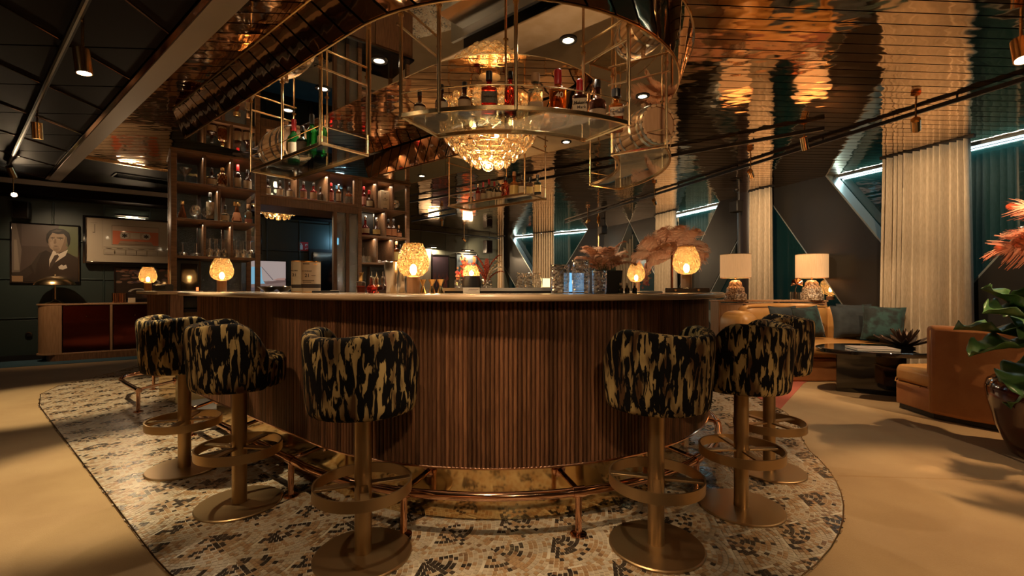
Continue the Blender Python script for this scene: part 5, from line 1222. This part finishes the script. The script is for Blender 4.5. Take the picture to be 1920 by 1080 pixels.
for i, (az, el, ln_, w_, dr, hgt) in enumerate(((188,30,.44,.22,.14,.40),(172,2,.44,.21,.10,.28),(200,-14,.42,.20,.12,.18),(160,55,.40,.20,.10,.40),(230,10,.46,.22,.12,.30),(215,60,.40,.20,.10,.44),(262,42,.44,.20,.12,.34),(140,22,.42,.20,.10,.3),(182,-30,.36,.18,.10,.12),(320,40,.40,.20,.1,.32),(60,40,.40,.20,.1,.34),(245,-12,.40,.2,.1,.16))):
    q1 = Vector((0,0,.50)); q2 = Vector((.06*cos(radians(az)),.06*sin(radians(az)),.50+hgt))
    stm = MB().tube([q1, (q1+q2)/2+Vector((0,0,.05)), q2], .009, 8).build('leaf_stalk', m['rib'], pt_)
    lf = put('leaf', leaf_mesh(ln_, w_, dr, i), pt_, q2, (radians(18*((i%3)-1)), -radians(el), radians(az))); lf.modifiers.new('sheet','SOLIDIFY').thickness = .003
    MB().tube([(ln_*v, 0, dr*(-v*v)+.004) for v in [k/8 for k in range(9)]], [.006*(1-v*.85) for v in [k/8 for k in range(9)]], 6).build('midrib', m['rib'], lf)
# ostrich feathers
def plume_mesh(ln_, w_, mt, seed, curl=.12):
    rnd = random.Random(seed); b = MB(); n = 70
    sp = lambda v: Vector((ln_*v, 0, ln_*(.22*v-.42*v**2.4)))
    b.tube([sp(k/10) for k in range(11)], [.0035*(1-k/11) for k in range(11)], 5)
    for s_ in (-1,1):
        for k in range(n):
            v = .10+.90*k/n; p_ = sp(v); q_ = sp(min(1,v+.03)); L_ = w_*(sin(pi*min(1,(v-.06)*.92))**.55)*rnd.uniform(.80,1.12)
            d = (q_-p_).normalized() if (q_-p_).length > 1e-6 else Vector((1,0,-.3)); out = Vector((0,s_,0))
            wd = d*(ln_*.016); pts = []; up_ = rnd.uniform(-.1,.35)
            for i in range(5):
                r = i/4; c = p_+out*(L_*r*.92)+d*(L_*(.55*r+.25*r*r))+Vector((0,0,L_*(up_*r-.75*curl*8*r*r*.5)))
                e = wd*(1-r*.72); pts += [c-e, c+e]
            b.add(pts, [(2*i,2*i+1,2*i+3,2*i+2) for i in range(4)])
    hw = [w_*.80*(sin(pi*min(1,.05+.93*k/24))**.55)*rnd.uniform(.90,1.0) for k in range(25)]
    def blade(u, v):
        a = 2*u-1; c = sp(v); h_ = hw[int(round(v*24))]; return (c.x+h_*abs(a)*.35, a*h_, c.z-.002-h_*curl*2.2*abs(a)**1.6+.006*sin(v*60+abs(a)*4))
    b.grid(blade, 9, 25)
    for k in range(16):
        a = -pi/2+pi*k/15; p_ = sp(1); d = Vector((cos(a)*.7, sin(a), -.45)); b.add([p_+Vector((0,-.006,0)), p_+Vector((0,.006,0)), p_+d*w_*.45+Vector((.002,.003,-.02)), p_+d*w_*.45], [(0,1,2,3)])
    return b.mesh('plume', mt, smooth=False)
_pl = {}
def plumes(parent, mt, specs, origin):
    for i, (az, el, ln_, w_, rl) in enumerate(specs):
        k = (mt, round(ln_,2), round(w_,2), i % 3)
        if k not in _pl: _pl[k] = plume_mesh(ln_, w_, m[mt], i % 3)
        put('plume', _pl[k], parent, origin, (radians(rl), -radians(el), radians(az)))
fp = thing('feather_palm', 'feather palm with coral ostrich plumes standing by the oxblood pot', 'feather palm', (3.40,2.62,0))
MB().lathe([(0,0),(.16,0),(.16,.02),(.02,.03),(0,.03)], 32).build('palm_base', m['brass'], fp); MB().tube([(0,0,.02),(0,0,1.44)], .014, 10).build('stem', m['brass'], fp)
plumes(fp, 'feather', [(190,20,.42,.135,55),(180,2,.45,.135,-60),(196,-18,.42,.135,62),(172,40,.42,.135,-50),(204,6,.40,.13,40),(230,14,.42,.135,0),(260,30,.42,.135,0),(300,10,.42,.135,0),(350,20,.42,.135,0),(40,10,.42,.135,0),(90,25,.42,.135,0),(130,8,.42,.135,0),(215,50,.40,.135,0),(20,55,.40,.135,0)], (0,0,1.44))
fp2 = thing('feather_palm_small', 'feather palm with peach plumes on a slim stem behind the bright bar lamp', 'feather palm', (2.02,5.75,0)); fp2.name = 'feather_palm'
MB().lathe([(0,0),(.16,0),(.16,.02),(.02,.03),(0,.03)], 32).build('palm_base', m['brass'], fp2); MB().tube([(0,0,.02),(0,0,1.60)], .016, 10).build('stem', m['railcopper'], fp2)
plumes(fp2, 'featherpale', [(185,30,.42,.14,50),(172,8,.44,.15,-50),(192,-10,.40,.14,55),(215,55,.40,.13,40),(270,62,.40,.13,0),(330,52,.40,.13,-40),(352,26,.42,.14,50),(8,6,.40,.13,-50),(345,-10,.34,.12,50),(240,30,.38,.125,0),(300,25,.38,.125,0),(90,35,.38,.125,0),(135,20,.38,.125,0),(45,20,.38,.125,0)], (0,0,1.60))
sm2 = thing('low_plant', 'small dark green plant beside the sofa end, behind the stool', 'plant', (2.62,5.75,0)); MB().lathe([(0,.0),(.12,.0),(.15,.25),(.14,.25),(.11,.02),(0,.02)], 28).build('pot', m['black'], sm2)
for i in range(9):
    a = i*2.4; lf = put('leaf', leaf_mesh(.30,.05,.10,i), sm2, (0,0,.24), (0,-radians(50+8*(i%3)),a)); lf.location.z = .26; lf.scale = (1.5,1,1.2)
# ================================================================== on the bar top
BC = nt(nb, tb); BZ = 1.1505
def ontop(px, Rr, far=False):
    q = (px-960)/F; A = 1+q*q; B = -2*(q*BC[0]+BC[1]); C0 = BC[0]**2+BC[1]**2-Rr*Rr; ds = B*B-4*A*C0
    if ds > 0:
        Y = (-B+(sqrt(ds) if far else -sqrt(ds)))/(2*A); X = q*Y
        if -.7772*X+.6292*Y < tb: return (X, Y, BZ)
    n = nb+Rr if far else nb-Rr; a, b_ = nt(n,2), nt(n,5); p_ = on_line(px, a, b_); return (p_[0], p_[1], BZ)
def globe_lamp(p_, label, sc=1, base=True, lit=1.1):
    t = thing('globe_lamp', label, 'lamp', p_, -atan2(p_[0],p_[1]), 'hammered glass globe lamps on the bar'); t.scale = (sc,)*3
    MB().lathe([(.034,.0),(.036,.002),(.036,.088),(.034,.090),(0,.090)], 28).build('wooden_base', m['oak'] if base else m['black'], t)
    MB().lathe([(.020,.091),(.052,.098),(.078,.125),(.087,.160),(.084,.195),(.072,.235),(.058,.262),(.053,.272)], 44, fn=lambda a, r, z: r*(1+.012*sin(16*a)*sin((z-.09)*110)), cap=False).build('glass_globe', m['globe'], t, ang=80)
    MB().lathe([(0,.10),(.012,.105),(.020,.125),(.018,.145),(.008,.160),(0,.162)], 16).build('bulb', m['bulb'], t)
    MB().tube([(.053*cos(2*pi*k/28),.053*sin(2*pi*k/28),.273) for k in range(28)], .003, 5, True).build('rim', m['globe'], t)
    MB().tube([(.0,.037,.02),(0,.038,.07)], .003, 5).build('switch', m['brass'], t)
    lamp('POINT', (p_[0],p_[1],p_[2]+.17*sc), lit, AMB, size=.02)
    return t
globe_lamp(ontop(775,1.30), 'amber glass globe lamp standing on the bar beside the gold jiggers')
p_ = ontop(1287,1.45); tr = thing('serving_tray', 'low black tray on the bar under the globe lamp by the peach feathers', 'tray', p_, -.32)
bx('tray_body', (0,0,.015), (.27,.20,.029), m['blackgloss'], tr, 0, .004)
for s_ in (-.07,.07): MB().lathe([(0,0),(.008,0),(.008,.006),(0,.007)], 10).build('stud', m['brass'], tr, (s_,-.10,.016), (pi/2,0,0))
globe_lamp((p_[0],p_[1],BZ+.030), 'amber glass globe lamp on the black tray in front of the peach feathers')
globe_lamp((1.255,4.60,BZ), 'small looking globe lamp on the far side of the bar near the slim curtain', 1, True, 1.1)
globe_lamp(ontop(416,1.42), 'amber glass globe lamp near the staff opening in front of the shelf unit')
x, y = nt(1.34,6.12); globe_lamp((x,y,BZ), 'amber glass globe lamp on the short bar end beside the flower print', .92)
blk = thing('knife_block', 'low grey block lying on the short bar end at the foot of the shelf unit', 'block', (*nt(1.37,5.66),BZ), atan2(.6292,-.7772)); bx('block_body', (0,0,.03), (.36,.07,.06), m['brace'], blk); bx('block_lid', (0,0,.064), (.34,.05,.007), m['black'], blk)
# two pale gift tins
def tin(px, Rr, w_, hp, label, rzz):
    p_ = ontop(px, Rr); t = thing('gift_tin', label, 'tin', p_, rzz, 'cream gift tins on the bar'); h = hp*p_[1]/F
    n = 24; P = [(w_/2*abs(cos(a))**.45*(1 if cos(a) > 0 else -1), .055*abs(sin(a))**.8*(1 if sin(a) > 0 else -1)) for a in [2*pi*k/40 for k in range(40)]]
    MB().prism(P, .006, h-.006).build('tin_body', m['paper'], t, ang=50)
    for z0, z1, mt_ in ((0,.0059,'gold'),(h-.0059,h,'gold')): MB().prism([(x_*1.01,y_*1.01) for x_,y_ in P], z0, z1).build('rim', m[mt_], t, ang=50)
    MB().prism([(x_*1.006,y_*1.006) for x_,y_ in P], .030, .055).build('band', m['ink'], t, ang=50)
    return t, h
t1, h1 = tin(583,1.36,.115,58,'cream gift tin on the bar with dark lettering and the figure 21','x' and .22)
text('CONRAD', .0135, m['ink'], t1, (-.012,-.0555,h1*.68), bold=True); text('21', .030, m['ink'], t1, (-.012,-.0555,h1*.54), bold=True); ink_line(t1, (.026,-.0556,h1*.54), .026, .003); ink_line(t1, (-.004,-.0556,h1*.38), .07, .004); ink_line(t1, (-.012,-.0556,h1*.33), .05, .003); ink_line(t1, (-.018,-.0556,h1*.91), .04, .005)
for i in range(3): MB().lathe([(0,0),(.005,0),(.005,.001),(0,.001)], 10).build('gold_dot', m['gold'], t1, (.018+.013*i,-.053,h1*.90), (pi/2,0,0))
t2, h2 = tin(561,1.24,.10,58,'cream gift tin partly hidden behind the other lettered tin',.22)
text('21', .030, m['ink'], t2, (-.02,-.0555,h2*.54), bold=True); text('ARAMA', .0135, m['ink'], t2, (-.02,-.0555,h2*.68), bold=True)
# low metal coupes and dishes at the staff end
for i, (px, Rr, rr_, lab) in enumerate(((505,1.30,.085,'low silver dish on the bar nearer the staff opening'),(532,1.25,.075,'low silver dish on the bar beside the gift tins'))):
    t = thing('metal_dish', lab, 'dish', ontop(px,Rr), 0, 'low metal dishes on the bar'); MB().lathe([(0,.004),(rr_*.4,.0),(rr_*.42,.008),(rr_*.9,.035),(rr_,.040),(rr_*.97,.043),(rr_*.85,.036),(rr_*.35,.012),(0,.012)], 32).build('bowl', m['steel'], t); MB().lathe([(0,0),(.006,.002),(.004,.02),(.010,.03),(0,.036)], 12, Matrix.Translation((0,0,.0125))).build('knob', m['brass'], t)
nb_ = thing('notebook', 'black menu folder lying on the bar next to the gift tins', 'folder', ontop(612,1.33), .3); bx('cover', (0,0,.006), (.16,.11,.011), m['black'], nb_, 0, .002); bx('pages', (.05,.0,.0135), (.05,.06,.003), m['paper'], nb_, 0, 0)
g = 'bitters bottles on the bar'
def dasher(px, Rr, kind, liquid, label):
    t = thing('bitters_bottle', label, 'bottle', ontop(px,Rr), .3, g)
    if kind == 'square':
        bx('glass_body', (0,0,.033), (.052,.052,.066), m['glass'], t, 0, .006); bx('liquid', (0,0,.022), (.045,.045,.038), m[liquid], t, 0, .003); MB().lathe([(.010,.067),(.012,.07),(.012,.118),(0,.118)], 16).build('gold_cap', m['gold'], t)
    else:
        MB().lathe([(.0,.0),(.022,.0),(.031,.018),(.028,.036),(.012,.052),(.0105,.085),(.0,.085)], 24).build('liquid', m[liquid], t); MB().lathe([(.012,.053),(.0115,.088),(.014,.09)], 20, cap=False).build('glass_neck', m['glass'], t); MB().lathe([(.010,.089),(.010,.097),(.003,.101),(.0025,.125),(0,.125)], 12).build('dasher_top', m['steel'], t)
dasher(677,1.34,'square','redspirit','square red bitters bottle with a tall gold cap'); dasher(697,1.31,'flask','redspirit','round red bitters flask on the bar between the square red one and the dark one')
dasher(706,1.23,'flask','amber','amber bitters flask just behind the round red one'); dasher(718,1.27,'flask','darkspirit','dark bitters flask beside the steel shaker tins')
for px, Rr, h, lab in ((735,1.30,.175,'tall steel shaker tin on the bar between the bitters and the globe lamp'),(752,1.19,.165,'steel shaker tin half hidden behind the globe lamp')):
    t = thing('shaker_tin', lab, 'shaker', ontop(px,Rr), 0, 'shaker tins on the bar'); MB().lathe([(.030,.0),(.032,.003),(.045,h-.004),(.046,h),(.043,h),(.030,.006),(0,.006)], 32).build('tin_body', m['steel'], t); MB().tube([(.046*cos(2*pi*k/28),.046*sin(2*pi*k/28),h) for k in range(28)], .0018, 5, True).build('rim', m['steel'], t)
for px, Rr, lab in ((793,1.22,'gold jigger on the bar nearest the globe lamp'),(810,1.25,'middle gold jigger of three on the bar'),(826,1.24,'gold jigger of three on the bar farthest from the globe lamp')):
    t = thing('jigger', lab, 'jigger', ontop(px,Rr), 0, 'gold jiggers on the bar'); MB().lathe([(.019,.0),(.0205,.001),(.007,.042),(.007,.046),(.0225,.078),(.021,.078),(.005,.048),(0,.048)], 24).build('cone', m['gold'], t); MB().tube([(.0072*cos(2*pi*k/16),.0072*sin(2*pi*k/16),.044) for k in range(16)], .002, 5, True).build('collar', m['gold'], t)
# steel ledge with a rail of things on it, behind the nose of the bar
lg = thing('bar_ledge', 'raised steel bar ledge running behind the gold jiggers and tumblers', 'ledge', (0,0,0))
def arcb(r0, r1, a0, a1, z0, z1, nm, mt_): 
    A_ = [(BC[0]+r0*sin(radians(a0+(a1-a0)*i/20)), BC[1]-r0*cos(radians(a0+(a1-a0)*i/20))) for i in range(21)]; B_ = [(BC[0]+r1*sin(radians(a0+(a1-a0)*i/20)), BC[1]-r1*cos(radians(a0+(a1-a0)*i/20))) for i in range(21)]
    MB().band(A_, B_, z0, z1).build(nm, m[mt_], lg, smooth=False)
arcb(1.15,1.02,-16,20,BZ+.012,BZ+.030,'ledge_top','steelrough'); arcb(1.13,1.04,-15,19,BZ-.05,BZ+.0119,'ledge_body','black')
LZ = BZ+.0305
def onl(px, Rr=1.085): p_ = ontop(px, Rr); return (p_[0], p_[1], LZ)
pc = thing('price_card', 'small pale grey standing card at the foot of the dark lamp on the bar', 'card', ontop(884,1.18), 0); bx('card_body', (0,0,.016), (.094,.012,.031), m['white'], pc, 0, .001); ink_line(pc, (.012,-.0064,.022), .056, .0025); ink_line(pc, (.004,-.0064,.013), .05, .002)
dk = thing('dark_lamp', 'table lamp with a dark ribbed base and amber glass top on the bar ledge', 'lamp', onl(884)); MB().lathe([(.050,.0),(.056,.004),(.054,.045),(.046,.068),(0,.068)], 32, fn=lambda a, r, z: r*(1+.02*cos(24*a))).build('ribbed_base', m['black'], dk); MB().lathe([(.042,.069),(.050,.073),(.046,.10),(.034,.128),(.032,.13)], 32, cap=False).build('glass_top', m['globe'], dk); MB().lathe([(0,.07),(.012,.075),(.014,.09),(0,.105)], 12).build('bulb', m['bulb'], dk); p_ = onl(884); lamp('POINT', (p_[0],p_[1],p_[2]+.10), 1.2, AMB, size=.02)
def vase(px, label, mt_='cutglass'):
    t = thing('bud_vase', label, 'vase', onl(px), 0, 'cut glass vases on the ledge'); MB().lathe([(0,.004),(.026,.0),(.034,.006),(.034,.044),(.028,.05),(.025,.05),(.030,.042),(.028,.008),(0,.008)], 24).build('vase_body', m[mt_], t); return t
va1 = vase(862,'cut glass vase of red petals on the bar ledge, nearer the gold jiggers'); va2 = vase(912,'cut glass vase of dried rust and cream plumes on the bar ledge')
for i in range(9): r_ = random.Random(i); MB().lathe([(0,-.012),(.012,-.004),(.010,.008),(0,.012)], 8).build('petal', m['wax'] if i % 2 else m['feather'], va1, (r_.uniform(-.025,.03), r_.uniform(-.02,.02), .055+r_.uniform(-.01,.05)))
MB().tube([(0,0,.01),(.004,0,.10)], .002, 5).build('stem', m['leaf'], va1)
m['rust'] = mat('rust_plume', (.36,.06,.025), .9); m['cream'] = mat('cream_plume', (.72,.60,.45), .9)
for i, (az, el, ln_, mt_) in enumerate(((180,70,.13,'rust'),(170,58,.14,'rust'),(200,80,.16,'rust'),(0,78,.17,'rust'),(20,62,.12,'cream'),(350,70,.14,'cream'),(90,80,.15,'rust'),(10,50,.11,'rust'))):
    put('plume', plume_mesh(ln_, .016, m[mt_], i % 3, .05), va2, (0,0,.03), (0,-radians(el),radians(az)))
for px, lab in ((976,'upturned tumbler on the ledge nearest the dried plumes'),(991,'middle upturned tumbler of three on the ledge'),(1007,'upturned tumbler of three on the ledge nearest the cut glass jugs')):
    t = thing('tumbler_glass', lab, 'glass', onl(px), 0, 'upturned tumblers on the ledge'); MB().lathe([(.030,.0),(.027,.045),(.0275,.046),(.021,.088),(0,.089)], 24, fn=lambda a, r, z: r*(1+.025*cos(10*a))).build('glass_body', m['cutglass'], t); MB().tube([(.030*cos(2*pi*k/24),.030*sin(2*pi*k/24),.002) for k in range(24)], .002, 5, True).build('rim', m['glass'], t)
tb_ = thing('lit_tablet', 'small glowing pale yellow tablet leaning on the ledge beside the tumblers', 'tablet', onl(1024), .1); bx('tablet_body', (0,.005,.03), (.05,.012,.058), m['black'], tb_); bx('screen', (0,-.0025,.03), (.044,.003,.052), mat('yellow_screen', (1,.75,.35), .4, emit=(1,.66,.25), estr=1.2), tb_, 0, 0)
tb2 = thing('till_tablet', 'tablet with a blue screen standing behind the cut glass jugs', 'tablet', ontop(1076,1.22), .12); bx('tablet_body', (0,.008,.062), (.13,.014,.122), m['black'], tb2, 0, .004); bx('screen', (0,-.0012,.062), (.118,.003,.108), mat('blue_screen', (.2,.5,.8), .3, emit=(.16,.46,.80), estr=.6), tb2, 0, 0)
bx('stand', (0,.04,.02), (.06,.07,.02), m['black'], tb2)
def jug(px, Rr, h, r_, label, spout=True):
    t = thing('mixing_jug', label, 'jug', ontop(px,Rr), 0, 'cut glass mixing jugs on the bar')
    MB().lathe([(0,.004),(r_*.9,.0),(r_*.96,.006),(r_,.02),(r_,h-.02),(r_*1.03,h),(r_*.94,h),(r_*.90,.014),(0,.014)], 40, fn=lambda a, r, z: r*(1+(.03*abs(sin(8*a+z*90))*abs(sin(8*a-z*90)) if .03 < z < h*.75 and r > r_*.97 else 0))).build('jug_body', m['cutglass'], t, ang=20)
    for k in range(12):
        for s_ in (1,-1): MB().tube([((r_+.001)*cos(2*pi*k/12+s_*q*.9), (r_+.001)*sin(2*pi*k/12+s_*q*.9), h*.40+h*.42*q) for q in [i/6 for i in range(7)]], .0010, 4).build('cut_line', m['cutglass'], t)
    MB().lathe([(r_*.3,.015),(r_*.86,.015),(r_*.86,.020),(0,.020)], 24).build('inner_base', m['cutglass'], t)
    return t
jug(1050,1.44,.150,.047,'wide cut glass mixing jug on the bar, lower of the two big ones'); jug(1089,1.46,.175,.045,'tall cut glass mixing jug on the bar with a diamond pattern'); jug(1124,1.50,.118,.036,'small beaded cut glass jug in front of the black planter')
pl_ = thing('feather_planter', 'square black planter on the bar filled with peach feathers and grass', 'planter', ontop(1133,1.30), .12)
MB().add([(-.073,-.073,0),(.073,-.073,0),(.073,.073,0),(-.073,.073,0),(-.080,-.080,.128),(.080,-.080,.128),(.080,.080,.128),(-.080,.080,.128),(-.072,-.072,.128),(.072,-.072,.128),(.072,.072,.128),(-.072,.072,.128),(-.07,-.07,.11),(.07,-.07,.11),(.07,.07,.11),(-.07,.07,.11)],
  [(3,2,1,0),(0,1,5,4),(1,2,6,5),(2,3,7,6),(3,0,4,7),(4,5,9,8),(5,6,10,9),(6,7,11,10),(7,4,8,11),(8,9,13,12),(9,10,14,13),(10,11,15,14),(11,8,12,15),(12,13,14,15)]).build('pot', m['black'], pl_, bevel=.003, smooth=False)
plumes(pl_, 'featherpale', [(180,42,.16,.058,0),(200,62,.17,.058,0),(165,22,.16,.058,0),(350,30,.16,.058,0),(10,55,.17,.032,0),(90,75,.15,.058,0),(270,65,.15,.058,0),(300,45,.15,.058,0),(240,45,.15,.058,0),(330,70,.19,.03,0),(140,60,.16,.058,0),(40,40,.16,.058,0)], (0,0,.125))
b = MB(); r_ = random.Random(2)
for i in range(70):
    a = r_.uniform(0,2*pi); q = r_.uniform(.0,.065); x_, y_ = q*cos(a), q*sin(a); tx_, ty_ = r_.uniform(-.02,.02), r_.uniform(-.02,.02); hh = r_.uniform(.03,.065)
    b.add([(x_-.002,y_,.11),(x_+.002,y_,.11),(x_+tx_,y_+ty_,.13+hh)], [(0,1,2)])
b.build('grass_blades', m['leaf'], pl_, smooth=False)['kind'] = 'stuff'
for px, Rr, lab in ((1164,1.40,'little black bottle on the bar next to the black planter'),(1176,1.36,'little black bottle between two others beside the planter'),(1190,1.40,'little black bottle beside the planter closest to the far globe lamp')):
    t = thing('mini_bottle', lab, 'bottle', ontop(px,Rr), 0, 'little black bottles by the planter'); MB().lathe([(0,0),(.013,.0),(.014,.004),(.014,.026),(.006,.034),(.006,.044),(0,.044)], 16).build('bottle_glass', m['blackglass'], t); MB().lathe([(.008,.0445),(.008,.058),(0,.058)], 12).build('cap', m['paper'], t)
nk = thing('napkin_stack', 'flat pale napkin pad on the bar before the far globe lamp', 'napkin', ontop(1215,1.42), .2); bx('napkin_pad', (0,0,.005), (.12,.12,.009), m['white'], nk, 0, .002); bx('top_fold', (.02,0,.0105), (.08,.11,.0018), m['paper'], nk, 0, 0)
nk.name = 'napkin_pad'
co = thing('coffee_machine', 'black coffee machine with a small red light at the foot of the shelf unit', 'machine', sw(sp_px(349,.28),.28,.961), SR); bx('machine_body', (0,0,.26), (.21,.26,.52), m['black'], co, 0, .006); bx('machine_front', (.02,-.134,.30), (.15,.01,.36), m['blackgloss'], co, 0, .003); bx('red_light', (.09,-.142,.20), (.022,.006,.055), mat('red_light', (.7,.1,.03), .4, emit=(1,.16,.04), estr=1.2), co, 0, .002); bx('spout', (.05,-.16,.16), (.05,.04,.03), m['steel'], co)
for i in range(6):
    for v in (.0,.1):
        p_ = sw(.14+.085*i, v-.03, .9605); row_ = 'front' if v == 0 else 'back'
        if i > 1 or v == 0: 
            if i <= 1: continue
            dup(wg, p_, i, 'upturned wine glass on the black cabinet top, %s row, %s past the coffee machine' % (row_, ORD[i-2]), 'upturned wine glasses on the cabinet top')
# ================================================================== lamps of the room
spot(at(155,115,2.83), (-2.43,2.95,0), 'brass track spotlight nearest the camera under the dark panelled ceiling', 140, .15, .042, 52, col=(1,.79,.47))
spot(at(70,245,4.30), (-4.75,4.7,0), 'second brass track spotlight under the dark panelled ceiling', 150, .15, .040, 52, col=(1,.79,.47))
spot(at(22,322,6.3), wl(.35,0,1.0), 'brass track spotlight turned sideways at the far end of the dark ceiling', 45, .16, .040, 85, arm=.10, blend=1)
spot(at(25,365,6.95), (-.5,2.0,1.3), 'bright brass spotlight above the sepia portrait, shining at the room', 12, .14, .040, 60, arm=.10)
spot((3.3,2.95,2.72), (2.75,2.1,0), 'large brass ceiling spotlight near the camera above the feather palm', 120, .16, .045, 60, col=(1,.66,.35))
spot((3.86,4.35,2.74), (5.15,5.75,1.75), 'brass spotlight on the window track in front of the wide curtain', 66, .14, .038, 110, blend=1)
spot((3.20,4.98,2.76), (4.2,5.7,.3), 'brass spotlight on the crossing track before the tan sofa', 85, .14, .036, 75)
spot((3.22,6.14,2.72), (4.55,7.95,2.0), 'brass spotlight on the window track before the narrow curtain', 85, .14, .036, 90, blend=1)
spot((2.55,8.15,2.72), (3.7,10.4,2.0), 'brass spotlight on the window track before the third curtain', 90, .14, .036, 85, blend=1)
spot((1.75,10.5,2.72), (1.2,14.2,2.0), 'brass spotlight at the far end of the window track', 170, .14, .036, 85, blend=1)
spot((-1.46,13.90,2.66), (-.5,15.4,1.9), 'brass spotlight on the track before the back wall', 40, .14, .036, 90, blend=1)
spot((-1.62,10.48,2.68), (-2.0,12.5,.3), 'brass spotlight on the short track beyond the shelf unit', 30, .14, .036, 60)
spot((4.55,2.45,2.74), (3.3,3.9,0), 'brass spotlight on the window track above the oxblood planter', 115, .15, .04, 58, col=(1,.66,.35))
# unseen spots behind the viewpoint: some read off the light, others added fill
spot((-1.75,1.35,2.70), (-.75,2.3,.75), 'brass track spotlight above and behind the brightly lit stool', 42, .15, .042, 52)
spot((.5,-1.1,2.74), (.1,2.2,.5), 'brass spotlight farthest behind the viewpoint turned to the bar front', 55, .15, .042, 26)
spot((2.9,-1.3,2.74), (3.0,1.9,0), 'added brass fill spotlight behind the viewpoint over the open carpet', 95, .15, .042, 65, col=(1,.66,.35))  # unseen fill lamp added to lift the open carpet
spot((-3.2,.6,2.74), (-3.2,1.4,0), 'added brass fill spotlight behind the viewpoint over the carpet by the dark ceiling', 28, .15, .042, 75)  # unseen fill lamp added for the carpet under the dark ceiling
spot((-6.5,-.5,2.74), (-11,0,1.2), 'added brass spotlight behind the viewpoint brightening the unseen oak wall for reflections', 160, .15, .042, 110, blend=1)  # lamp added so the lit wall gives the copper warm reflections
spot((-1.5,-2.2,2.74), (-1.5,-3.5,1.1), 'added brass spotlight behind the viewpoint brightening the unseen rear wall for reflections', 90, .15, .042, 120, blend=1)  # lamp added to light the rear wall for reflections in copper and brass
spot((-.25,1.2,2.74), (-.03,2.06,0), 'brass spotlight overhead in front of the round bar end', 68, .15, .042, 38, blend=.8)
spot((-2.9,1.0,2.74), (-1.7,3.4,2.1), 'added unseen brass spotlight brightening the straight bottle rack', 30, .15, .042, 24, blend=.8)  # unseen lamp added to brighten the barrel and bottles from the front
spot((.6,-1.7,2.72), (.15,2.4,2.22), 'added brass spotlight behind the viewpoint brightening the curved bottle rack', 70, .15, .042, 34, blend=.9)  # unseen lamp added to brighten the bottle labels from the front
spot((2.2,-.6,2.72), (1.75,5.0,1.45), 'added brass spotlight behind the viewpoint brightening the peach feathers', 190, .15, .042, 26, blend=.9)  # unseen lamp added because the plumes came out too dark
spot((1.2,-.9,2.72), (.93,3.15,2.26), 'added brass spotlight behind the viewpoint brightening the barrel shown end on', 60, .15, .042, 18, blend=.9)  # unseen lamp added to lift the barrel head
# small lights tucked under the shelf boards
for u0, z, e in ((.40,2.58,.6),(.40,2.24,.8),(.40,1.86,.9),(1.35,2.58,2.6),(2.30,2.58,.9),(2.30,2.20,.9),(2.30,1.84,.9)):
    al = bpy.data.lights.new('shelf_glow','AREA'); al.shape = 'RECTANGLE'; al.size = .55 if e < 1 else 1.0; al.size_y = .02; al.energy = e; al.color = (1,.80,.56)
    o = bpy.data.objects.new('shelf_glow', al); COL.objects.link(o); o.parent = unit; o.location = (u0,.09,z)
